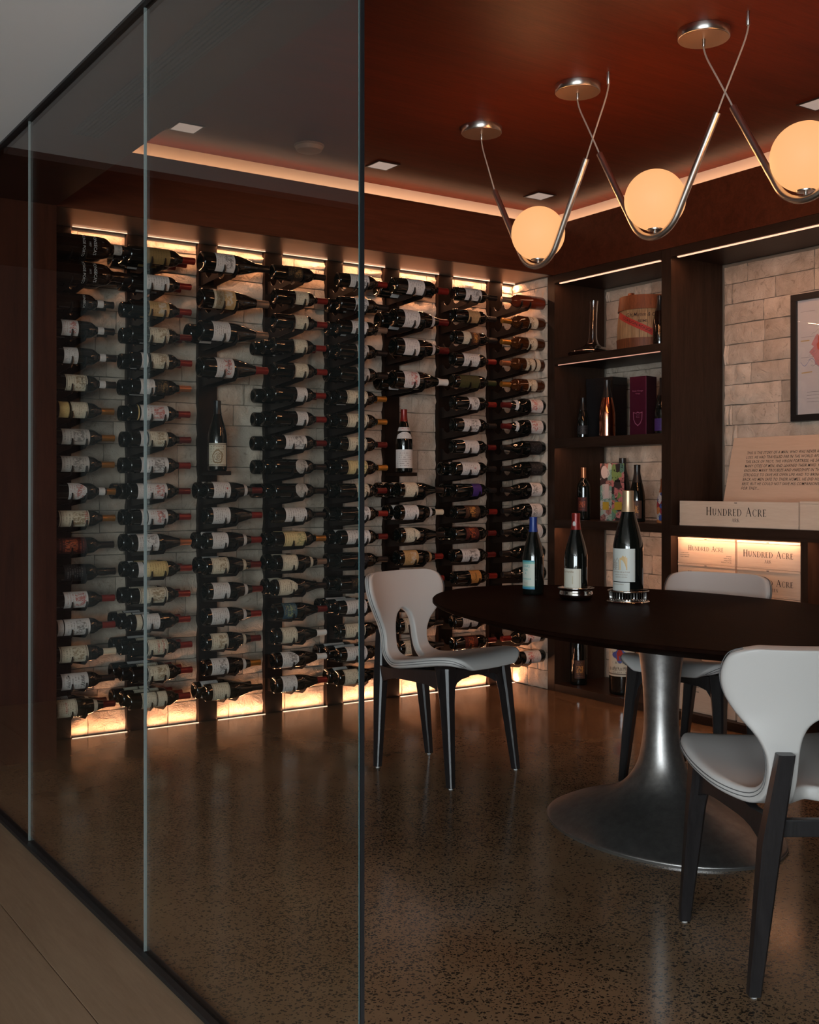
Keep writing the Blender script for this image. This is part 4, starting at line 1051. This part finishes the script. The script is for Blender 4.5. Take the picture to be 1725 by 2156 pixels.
# floor of the left bay
o = bottle('wine_bottle', 'large dark bottle with small fiery picture label on the bookcase floor', 'b', 'P', 'k', (4.375, 4.735, 0.0425), (0,0,0), R(235), 1.32, lz=(.030,.108), ang=0.62, group='bottles in the bookcase')
o = bottle('wine_bottle', 'giant bottle with BARBAROSSA label and knight crest on the bookcase floor', 'b', 'c', 'k', (4.385, 4.395, 0.0425), (0,0,0), R(214), 1.95, lz=(.052,.178), ang=1.25, group='bottles in the bookcase')
wrap_text(o, 'b', 'BARBAROSSA', .068, .0085, M['ink'], R(214), serif=True)
def wrap_fn(shape, roll, zc, off=0.0012): return lambda x, y: ((prof_r(shape, zc)+off)*math.cos(roll+x/prof_r(shape, zc)), (prof_r(shape, zc)+off)*math.sin(roll+x/prof_r(shape, zc)), zc+y)
crest = [(0.019*(1+0.22*math.cos(4*a))*math.cos(a), 0.019*(1+0.22*math.cos(4*a))*math.sin(a)) for a in [2*PI*i/32 for i in range(32)]]
print_on(o, 'crest', (crest, [tuple(range(32))]), simple('blue_print', (0.05,0.07,0.26), 0.5), wrap_fn('b', R(214), .112))
print_on(o, 'crest', ([(-.007,-.016),(.007,-.016),(.009,.004),(.005,.013),(0,.017),(-.005,.013),(-.009,.004)], [(0,1,2,3,4,5,6)]), M['ink_red'], wrap_fn('b', R(214), .112, .0018))

# --- right bay: crates, board, picture
def crate(label, y0, y1, z0, h, lines, x0=4.305, depth=0.30, lid=True, group='pine wine crates', rz=0.0, ink='ink', two=False):
    wy = y1-y0
    o = empty('wine_crate', (x0, (y0+y1)/2, z0), (0,0,rz)); tag(o, label, 'crate', group)
    t = 0.010
    obj('front_board', MB().bbox(0, t, -wy/2, wy/2, 0, h-0.012 if lid else h, 0.001), M['crate_wood'], o)
    obj('side_board', MB().bbox(t, depth, -wy/2, -wy/2+t, 0, h-0.012, 0.001), M['crate_wood'], o)
    obj('side_board', MB().bbox(t, depth, wy/2-t, wy/2, 0, h-0.012, 0.001), M['crate_wood'], o)
    obj('back_board', MB().bbox(depth-t, depth, -wy/2+t, wy/2-t, 0, h-0.012, 0.001), M['crate_wood'], o)
    obj('bottom_board', MB().bbox(t, depth-t, -wy/2+t, wy/2-t, 0, t, 0.001), M['crate_wood'], o)
    if lid: obj('lid', MB().bbox(-0.002, depth, -wy/2, wy/2, h-0.0115, h-0.0005, 0.001), M['crate_wood'], o)
    obj('front_lip', MB().bbox(-0.0015, 0.0, -wy/2, wy/2, 0.001, 0.012, 0.0005), M['crate_wood'], o)
    obj('nail_notch', MB().box(-0.0028, 0.0, -0.007, 0.007, h-0.0085, h-0.0055), M['ink'], o)
    for kind, body, sz, yy, zz in lines:
        for t2 in (serif_words(body, sz) if kind == 's' else [text2d(body, sz, {'c':'CENTER','l':'LEFT','r':'RIGHT'}[kind])]):
            print_on(o, 'lettering', t2, M[ink], lambda x, y, yy=yy, zz=zz: (-0.0008, -(x+yy), zz+y))
    return o
crate('long pine crate marked HUNDRED ACRE ARK on the right shelf', 3.201, 3.911, 0.9795, 0.124, [('s','Hundred Acre',0.042,0.0,0.054),('s','ARK',0.018,0.0,0.024)], lid=False, depth=0.20)
o = crate('pine crate with crest, cut by the right edge, on the right shelf', 2.62, 3.192, 0.9795, 0.130, [('s','Hundred Acre',0.040,0.0,0.046),('s','ARK',0.015,0.0,0.020)], depth=0.20)
print_on(o, 'crest', ([(0.013*math.cos(2*PI*i/20), 0.016*math.sin(2*PI*i/20)) for i in range(20)], [tuple(range(20))]), M['ink'], lambda x, y: (-0.0008, -x+0.0, 0.101+y))
ZL = [0.0425, 0.262, 0.3935, 0.525, 0.6565, 0.788]
adr = [('l','3 A JAPE COURT',0.0075,-0.165,0.050),('l','ESTATE BOTTLED',0.0075,-0.165,0.040),('l','WINE COMPANY',0.0075,-0.165,0.030),('r','RIPARIAN',0.0075,0.160,0.044),('r','NAPA VALLEY',0.0075,0.160,0.034),('r','WINE ESTATE',0.0075,0.160,0.024),('r','PRODUCT OF USA',0.0075,0.160,0.014)]
nml = ['bottom','fifth from the top','fourth from the top','third from the top','second from the top','topmost']
for i, z0 in enumerate(ZL):
    h = (ZL[i+1] if i < 5 else 0.9195)-z0-0.0005
    L1 = [('s','Hundred Acre',0.026,0.0,h-0.062 if i < 5 else 0.066)]+(adr if i != 4 else [('c','ESTATE',0.012,0,0.02)])
    if i == 0: L1 = [('l','ESTATE GROWN AND BOTTLED',0.010,-0.10,0.14),('l','NAPA VALLEY WINE',0.010,-0.10,0.125),('l','CALIFORNIA',0.010,-0.10,0.10)]
    L2 = [('s','Hundred Acre',0.033,0.0,0.054),('s','ARK' if i != 4 else 'IN BETWEEN',0.015,0.0,0.028)]
    crate('pine wine crate, %s of the left hand stack in the cubby' % nml[i], 3.573, 3.935, z0, h, L1, x0=4.320)
    crate('pine wine crate, %s of the right hand stack in the cubby' % nml[i], 3.190, 3.548, z0, h, L2, x0=4.306)
crate('pale crate low in the right cubby beyond the stacked crates', 2.62, 3.06, 0.0425, 0.26, [], x0=4.33)
# leaning text board
o = empty('story_board', (4.530, 3.846, 0.9795)); tag(o, 'pale plywood board printed with a story text, leaning on the stone wall', 'board')
lean = math.atan2(0.086, 0.34); bw = 0.86; bh = 0.462
def bpos(y, z, off=0.0): return (z*math.sin(lean)-off*math.cos(lean), -y, z*math.cos(lean)+off*math.sin(lean))
mb = MB(); mb.add([bpos(0,0),bpos(bw,0),bpos(bw,bh),bpos(0,bh),bpos(0,0,-.010),bpos(bw,0,-.010),bpos(bw,bh,-.010),bpos(0,bh,-.010)], [(0,1,2,3),(4,7,6,5),(0,4,5,1),(1,5,6,2),(2,6,7,3),(3,7,4,0)])
obj('panel', mb, M['ply'], o)
TXT = ['THIS IS THE STORY OF A MAN, WHO WAS NEVER AT A','LOSS. HE HAD TRAVELLED FAR IN THE WORLD AFTER','THE SACK OF TROY, THE VIRGIN FORTRESS; HE SAW','MANY CITIES OF MEN, AND LEARNED THEIR MIND. HE','ENDURED MANY TROUBLES AND HARDSHIPS IN THE','STRUGGLE TO SAVE HIS OWN LIFE AND TO BRING','BACK HIS MEN SAFE TO THEIR HOMES. HE DID HIS','BEST, BUT HE COULD NOT SAVE HIS COMPANIONS','FOR THEY...']
for i, s_ in enumerate(TXT):
    t2 = text2d(s_, 0.0205, 'LEFT', 0.12, 1.0, 1.1)
    wd = max(v[0] for v in t2[0]); k = 0.455/wd if i < 8 else 0.95
    yy = 0.378-i*0.0232
    print_on(o, 'lettering', ([(a*k, b) for a, b in t2[0]], t2[1]), M['ink_black'], lambda x, y, yy=yy: bpos(x+0.100, y+yy-0.006, 0.0008))
# framed map
o = empty('framed_map', (XN-0.022, 3.497, 1.497)); tag(o, 'black framed printed map on the stone wall, cut by the right edge', 'picture')
fw, fh_, ft = 0.55, 0.624, 0.032
FX = 0.0
def fpart(n_, a0, a1, z0, z1, d0, d1, m): return obj(n_, MB().bbox(-d1, -d0, -a1, -a0, z0, z1, 0.001), m, o)
fpart('frame_rail', 0, fw, 0, ft, 0.0, 0.022, M['black_metal']); fpart('frame_rail', 0, fw, fh_-ft, fh_, 0.0, 0.022, M['black_metal'])
fpart('frame_stile', 0, ft, ft, fh_-ft, 0.0, 0.022, M['black_metal']); fpart('frame_stile', fw-ft, fw, ft, fh_-ft, 0.0, 0.022, M['black_metal'])
obj('print', MB().box(-0.008, -0.002, -fw+ft, -ft, ft, fh_-ft), simple('map_paper', (0.60,0.57,0.57), 0.6), o)
def blob(cx_, cz, rx, rz, seed, mat, nm='map_patch', off=0.0085):
    rr = random.Random(seed); n = 22
    ps = [(rx*(1+rr.uniform(-.22,.22))*math.cos(2*PI*i/n), rz*(1+rr.uniform(-.22,.22))*math.sin(2*PI*i/n)) for i in range(n)]
    print_on(o, nm, (ps, [tuple(range(n))]), mat, lambda x, y: (-off, -(cx_+x), cz+y))
MP = simple('map_pink', (0.55,0.24,0.25), 0.6); MR = simple('map_red', (0.55,0.11,0.07), 0.6); MT = simple('map_tan', (0.50,0.36,0.18), 0.6); MBl = simple('map_blue', (0.18,0.22,0.42), 0.6); MG = simple('map_grey_line', (0.25,0.24,0.25), 0.6)
blob(0.170, 0.335, 0.060, 0.085, 1, MP); blob(0.185, 0.370, 0.045, 0.050, 2, MR, off=0.0088); blob(0.205, 0.300, 0.03, 0.035, 5, MR, off=0.0088)
def strip(pts, wd, mat, nm):
    vs, fs = [], []
    for i, (a, b) in enumerate(pts):
        vs += [(a, b-wd/2), (a, b+wd/2)]
        if i: fs.append((2*i-2, 2*i, 2*i+1, 2*i-1))
    print_on(o, nm, (vs, fs), mat, lambda x, y: (-0.0086, -x, y))
strip([(0.05,0.392),(0.10,0.392)], 0.006, MT, 'map_line'); strip([(0.055,0.235),(0.115,0.238)], 0.006, MT, 'map_line')
strip([(0.05+0.012*i, 0.290-0.02*math.sin(i*0.9)-0.0012*i) for i in range(18)], 0.003, MBl, 'map_line')
rr = random.Random(5)
for i in range(16):
    a, b = rr.uniform(0.085, 0.22), rr.uniform(0.26, 0.47); pts = []
    for j in range(6): pts.append((a, b)); a += rr.uniform(0.003, 0.012); b += rr.uniform(-0.010, 0.010)
    strip(pts, 0.0015, MG, 'map_line')
for b in (0.535, 0.41, 0.31): strip([(0.05,b),(0.13,b)], 0.0015, MG, 'map_line')
for j in range(4): strip([(0.085,0.14-0.016*j),(0.20,0.14-0.016*j)], 0.002, MG, 'map_line')
obj('glazing', MB().box(-0.0135, -0.012, -fw+ft, -ft, ft, fh_-ft), M['picture_glass'], o)

# ------------------------------------------------------------------ table
TX, TY, TZ = 2.875, 2.695, 0.745
tb = empty('dining_table', (TX, TY, 0), (0,0,-0.11)); tag(tb, 'oval espresso oak table on a flared gunmetal pedestal', 'table')
def ell(a, b, z, n=96): return [(a*math.cos(2*PI*i/n), b*math.sin(2*PI*i/n), z) for i in range(n)]
A_, B_ = 0.662, 1.115
mb = MB().loft([ell(A_-0.17, B_-0.17, TZ-0.045), ell(A_-0.10, B_-0.10, TZ-0.043), ell(A_-0.004, B_-0.004, TZ-0.014), ell(A_, B_, TZ-0.011), ell(A_, B_, TZ-0.003), ell(A_-0.003, B_-0.003, TZ)])
obj('table_top', mb, M['table_wood'], tb, True, 30)
prof = catmull([(0.0,0.400),(0.008,0.402),(0.015,0.395),(0.033,0.362),(0.055,0.318),(0.080,0.255),(0.103,0.197),(0.135,0.143),(0.178,0.105),(0.235,0.078),(0.34,0.061),(0.43,0.0605),(0.53,0.067),(0.62,0.080),(0.70,0.100)], 46)
pp = [(0.0, 0.0)]+[(r_, z) for z, r_ in prof]+[(0.0, 0.70)]
def ksx(z):
    k = max(0.0, min(1.0, (0.30-z)/0.26)); return (1-0.13*k, 1+0.16*k)
obj('pedestal', MB().lathe(pp, 72, ksx), M['pedestal'], tb, True, 60)
obj('base_rim', MB().lathe([(0.0,0.0),(0.403,0.0),(0.404,0.007),(0.398,0.008),(0.0,0.008)], 72, lambda z: (0.87,1.16)), simple('steel_base_rim', (0.30,0.29,0.28), 0.35, 0.9), tb, True, 50)

# ------------------------------------------------------------------ chairs
def make_chair(name, label, loc, rz):
    ch = empty(name, (*loc, 0), (0,0,rz)); tag(ch, label, 'chair', 'pale leather chairs at the table')
    key = [(.262,.452,.130),(.257,.474,.180),(.225,.486,.213),(.15,.480,.234),(.05,.463,.233),(-.05,.448,.212),(-.115,.441,.180),(-.165,.446,.152),(-.203,.470,.137),(-.221,.510,.131),(-.229,.555,.134),(-.235,.600,.154),(-.241,.640,.186),(-.250,.690,.219),(-.262,.740,.233),(-.274,.785,.224),(-.279,.803,.204),(-.281,.813,.165)]
    rows = catmull(key, 52)
    nc = 8; bm = bmesh.new()
    s0, s1 = 6.2/17, 12.3/17
    sides = []
    for sgn in (1, -1):
        G = []
        for i, (y, z, wd) in enumerate(rows):
            q = i/51; hi = 0.0
            if s0 < q < s1:
                e = 2*(q-s0)/(s1-s0)-1
                hi = 0.060*(max(0, 1-abs(e)**3.2))**0.5*(1.0-0.10*e)
            back = min(1, max(0, (q-0.50)/0.22)); row = []
            for j in range(nc+1):
                x = hi+(wd-hi)*j/nc
                yy = y+back*0.060*(x/0.235)**2.2
                zz = z+(1-back)*0.010*(x/0.23)**2
                row.append(bm.verts.new((sgn*x, yy, zz)))
            G.append(row)
        for i in range(51):
            for j in range(nc):
                f = (G[i][j], G[i][j+1], G[i+1][j+1], G[i+1][j])
                bm.faces.new(f if sgn > 0 else tuple(reversed(f)))
    bmesh.ops.remove_doubles(bm, verts=bm.verts[:], dist=0.0004)
    for f in bm.faces: f.smooth = True
    bmesh.ops.recalc_face_normals(bm, faces=bm.faces[:])
    me = bpy.data.meshes.new('seat_shell'); bm.to_mesh(me); bm.free()
    sh_ = link('seat_shell', me, M['leather'], ch)
    so = sh_.modifiers.new('thick', 'SOLIDIFY'); so.thickness = 0.036; so.offset = 0.0
    ss = sh_.modifiers.new('round', 'SUBSURF'); ss.levels = 1; ss.render_levels = 2
    # seam along the upholstered edge
    for sgn in (1, -1):
        for dd in (-0.0045, 0.0045):
            pts = []
            for i, (y, z, wd) in enumerate(rows[2:-2]):
                q = (i+2)/51; back = min(1, max(0, (q-0.50)/0.22))
                y2 = rows[min(i+3, 51)]; y1 = rows[i+1]
                ty, tz = y2[0]-y1[0], y2[1]-y1[1]; L_ = math.hypot(ty, tz) or 1
                ny, nz = -tz/L_, ty/L_
                x = wd-0.0005
                pts.append((sgn*x, y+back*0.060*(x/0.235)**2.2+ny*dd, z+(1-back)*0.010*(x/0.23)**2+nz*dd))
            obj('seam', MB().tube(pts, 0.0012, 6), M['stitch'], sh_, True)
    def leg(top, mid, foot, wt, wm, wf, nm='leg'):
        rings = []
        for (px, py, pz), (a, b) in ((top, wt), (mid, wm), (foot, wf)):
            c = 0.28
            rr_ = []
            for sx_, sy_ in ((1,1),(-1,1),(-1,-1),(1,-1)):
                rr_ += ([(px+sx_*a/2, py+sy_*b/2*(1-c), pz), (px+sx_*a/2*(1-c), py+sy_*b/2, pz)] if sx_*sy_ > 0 else [(px+sx_*a/2*(1-c), py+sy_*b/2, pz), (px+sx_*a/2, py+sy_*b/2*(1-c), pz)])
            rings.append(rr_)
        o_ = obj(nm, MB().loft(rings), M['chair_wood'], ch, True, 30)
        f = foot
        obj('glide', MB().lathe([(0.008,-0.0),(0.008,0.007),(0.0,0.007)], 12, None, f[0], f[1]), M['felt'], o_)
        return o_
    for s in (-1, 1):
        leg((s*0.100,-0.262,0.570), (s*0.128,-0.238,0.360), (s*0.160,-0.223,0.005), (0.038,0.036), (0.046,0.052), (0.029,0.030))
        leg((s*0.172,0.165,0.462), (s*0.184,0.186,0.330), (s*0.205,0.223,0.005), (0.060,0.074), (0.046,0.050), (0.029,0.030))
        # curved side rail under the seat
        up, lo_ = [], []
        n = 12
        for i in range(n+1):
            t_ = i/n; y = -0.235+t_*0.42
            up.append((y, 0.420+0.030*t_**1.3 if t_ > .2 else 0.420+0.02*(0.2-t_)))
            arch = max(0, 1-abs(2*t_-1)**4)
            lo_.append((y, 0.340+0.045*arch))
        poly = up+list(reversed(lo_))
        obj('side_rail', MB().prism(poly, lambda y, z, s=s: (s*(0.130+0.05*(y+0.235)/0.42)-0.011, y, z), lambda y, z, s=s: (s*(0.130+0.05*(y+0.235)/0.42)+0.011, y, z)), M['chair_wood'], ch)
        poly = [(0.160,0.455),(0.160,0.335),(0.152,0.375),(0.135,0.400),(0.105,0.412),(0.06,0.416),(0.06,0.445)]
        obj('bracket', MB().prism(poly, lambda x, z, s=s: (s*x, 0.176, z), lambda x, z, s=s: (s*x, 0.196, z)), M['chair_wood'], ch)
    obj('cross_rail', MB().bbox(-0.165,0.165,0.174,0.194,0.418,0.452,0.003), M['chair_wood'], ch)
    obj('cross_rail', MB().bbox(-0.135,0.135,-0.236,-0.214,0.372,0.412,0.003), M['chair_wood'], ch)
    return ch
make_chair('dining_chair', 'pale leather chair facing the table end, beside the glass edge', (2.7055, 3.752), R(-167.4))
make_chair('dining_chair', 'pale leather chair behind the table, in front of the crates', (3.455, 3.058), R(107.0))
make_chair('dining_chair', 'nearest pale leather chair seen from behind, cut by the right edge', (2.352, 1.777), R(-33.5))

# ------------------------------------------------------------------ on the table
TOC = R(236)                                  # labels look toward the doorway
o = bottle('wine_bottle', 'dark bottle with blue capsule and teal-edged label on the table', 'g', 'c', 'u', (2.912, 3.417, TZ+0.0005), (0,0,0), R(185), 1.03, ang=0.9, lz=(.022,.130), group='bottles on the table')
kid(o, 'label').data = copy_me(label_mesh('g', .022, .132, 0.9), simple('pale_mint_label', (0.56,0.58,0.50), 0.5))
for z0, z1, m in ((.126,.1325,(0.06,0.28,0.32)),(.119,.126,(0.20,0.42,0.36)),(.0215,.029,(0.05,0.24,0.36)),(.029,.034,(0.20,0.42,0.36))):
    link('label_band', copy_me(label_mesh('g', z0, z1, 0.905), simple('label_band_print', m, 0.5)), None, o, rot=(0,0,R(185))).scale = (1.006,1.006,1)
for body, zc, sz in (("SOARS",.106,.014),('FOR',.092,.012),('A',.079,.012),('JOHANNAZ',.058,.010)):
    wrap_text(o, 'g', body, zc, sz, M['ink_teal'], R(185), 0.9)
for j in range(5): wrap_text(o, 'g', 'small red wine', .052-j*.0045, .0035, M['ink_brown'], R(185))
def coaster(label, x, y, r, ornate):
    o = empty('bottle_coaster', (x, y, TZ)); tag(o, label, 'coaster', 'silver bottle coasters')
    if not ornate:
        obj('bowl', MB().lathe(catmull([(0.040,0.002),(0.050,0.000),(0.060,0.007),(0.065,0.020),(0.062,0.034),(0.064,0.042),(0.069,0.045)], 20)+[(0.066,0.045),(0.060,0.034),(0.061,0.014),(0.050,0.005),(0.0,0.004)], 44), M['silver'], o, True, 60)
        obj('rim', MB().tube([(0.0675*math.cos(2*PI*i/40), 0.0675*math.sin(2*PI*i/40), 0.045) for i in range(41)], 0.0022, 8, False), M['silver'], o, True, 70)
    else:
        obj('base', MB().lathe([(0.0,0.0),(0.074,0.0),(0.080,0.003),(0.078,0.006),(0.062,0.008),(0.0,0.008)], 48), M['silver'], o, True, 50)
        obj('rim', MB().tube([(0.075*math.cos(2*PI*i/48), 0.075*math.sin(2*PI*i/48), 0.042) for i in range(49)], 0.0030, 8, False), M['silver'], o, True, 70)
        obj('band', MB().lathe([(0.066,0.008),(0.068,0.014),(0.0665,0.016),(0.0655,0.008)], 48), M['silver'], o, True, 50)
        bal = MB().lathe([(0.0022,0.0),(0.0035,0.004),(0.0018,0.010),(0.0032,0.017),(0.0020,0.026),(0.0028,0.030)], 8).mesh('baluster', True); bal.materials.append(M['silver'])
        for i in range(40):
            a = 2*PI*i/40; link('baluster', bal, None, o, (0.069*math.cos(a), 0.069*math.sin(a), 0.010), (0.0,0.0,a))
    return o
coaster('plain round silver coaster under the red-capped bottle', 2.912, 3.167, 0.06, False)
coaster('ornate pierced silver coaster under the tallest table bottle', 3.012, 2.990, 0.07, True)
o = bottle('wine_bottle', 'dark bottle with red capsule and cream label in a silver coaster', 'g', 'c', 'r', (2.912, 3.167, TZ+0.0055), (0,0,0), R(187), 1.08, lz=(.018,.105), ang=1.15, group='bottles on the table')
kid(o, 'label').data = copy_me(label_mesh('g', .018, .106, 1.15), simple('ivory_label', (0.58,0.54,0.45), 0.5))
print_on(o, 'label_border', ([(-.043,-.041),(.043,-.041),(.043,.041),(-.043,.041),(-.042,-.040),(.042,-.040),(.042,.040),(-.042,.040)], [(0,1,5,4),(1,2,6,5),(2,3,7,6),(3,0,4,7)]), M['ink_brown'], wrap_fn('g', R(187), .062))
wrap_text(o, 'g', 'La Vertille', .092, .0105, M['ink_brown'], R(187))
print_on(o, 'vignette', ([(-.022,-.014),(.018,-.014),(.018,.014),(-.022,.014)], [(0,1,2,3)]), simple('gold_vignette', (0.50,0.36,0.16), 0.5), wrap_fn('g', R(187), .066))
wrap_text(o, 'g', 'Chambertin', .036, .007, M['ink_brown'], R(187))
for j in range(2): wrap_text(o, 'g', 'grand cru', .029-j*.005, .0035, M['ink_brown'], R(187))
print_on(o, 'capsule_seal', ([(0.006*math.cos(2*PI*i/18), 0.010*math.sin(2*PI*i/18)) for i in range(18)], [tuple(range(18))]), M['ink_pale'], lambda x, y: (0.0168*math.cos(R(205)+x/.0168), 0.0168*math.sin(R(205)+x/.0168), .262+y))
o = bottle('wine_bottle', 'tallest table bottle with gold capsule and tower label in ornate coaster', 'g', '', 'e', (3.012, 2.990, TZ+0.0085), (0,0,0), R(187), 1.36, group='bottles on the table')
kid(o, 'capsule').data = copy_me(capsule_mesh('g'), simple('champagne_gold_capsule', (0.52,0.36,0.22), 0.35, 0.6))
LB = simple('cool_ivory_label', (0.56,0.57,0.53), 0.5)
link('label', copy_me(label_mesh('g', .052, .142, 0.95), LB), None, o, rot=(0,0,R(197)))
link('label', copy_me(label_mesh('g', .026, .050, 0.78), LB), None, o, rot=(0,0,R(186)))
print_on(o, 'label_border', ([(-.037,-.043),(.037,-.043),(.037,.043),(-.037,.043),(-.0362,-.042),(.0362,-.042),(.0362,.042),(-.0362,.042)], [(0,1,5,4),(1,2,6,5),(2,3,7,6),(3,0,4,7)]), M['ink_brown'], wrap_fn('g', R(197), .097))
print_on(o, 'gold_tower', ([(-.004,-.020),(.018,-.020),(.018,.014),(.014,.014),(.014,.019),(.010,.015),(.006,.020),(.002,.014),(-.004,.012)], [tuple(range(9))]), simple('gold_tower_print', (0.62,0.42,0.20), 0.45), wrap_fn('g', R(197), .104))
def tower(x0, x1, y1): return [(x0,-.020),(x1,-.020),(x1,y1),((x0+x1)/2,y1+.010),(x0,y1)]
for tx0, tx1, ty1 in ((-.033,-.028,.010),(-.027,-.018,.000),(-.017,-.006,.004)):
    pg = tower(tx0, tx1, ty1); m = [( (a-(tx0+tx1)/2)*0.82+(tx0+tx1)/2, (b+.020)*0.94-.0195) for a, b in pg]
    print_on(o, 'etched_house', ([*pg, *m], [(i,(i+1)%5,5+(i+1)%5,5+i) for i in range(5)]), M['ink_brown'], wrap_fn('g', R(197), .104))
for j in range(6):
    print_on(o, 'etched_window', ([(-.001,-.002),(.001,-.002),(.001,.002),(-.001,.002)], [(0,1,2,3)]), M['ink_brown'], lambda x, y, j=j: wrap_fn('g', R(197), .104)(x-.0245+.012*(j//3), y-.014+.006*(j%3)))
for j, tline in enumerate(('CHATEAU DE LA TOUR', 'grand vin de bordeaux', 'appellation controlee')):
    wrap_text(o, 'g', tline, .0765-j*.0065, .0042 if j else .0048, M['ink_brown'], R(197))
wrap_text(o, 'g', 'MIS EN BOUTEILLE', .043, .0040, M['ink_brown'], R(186))
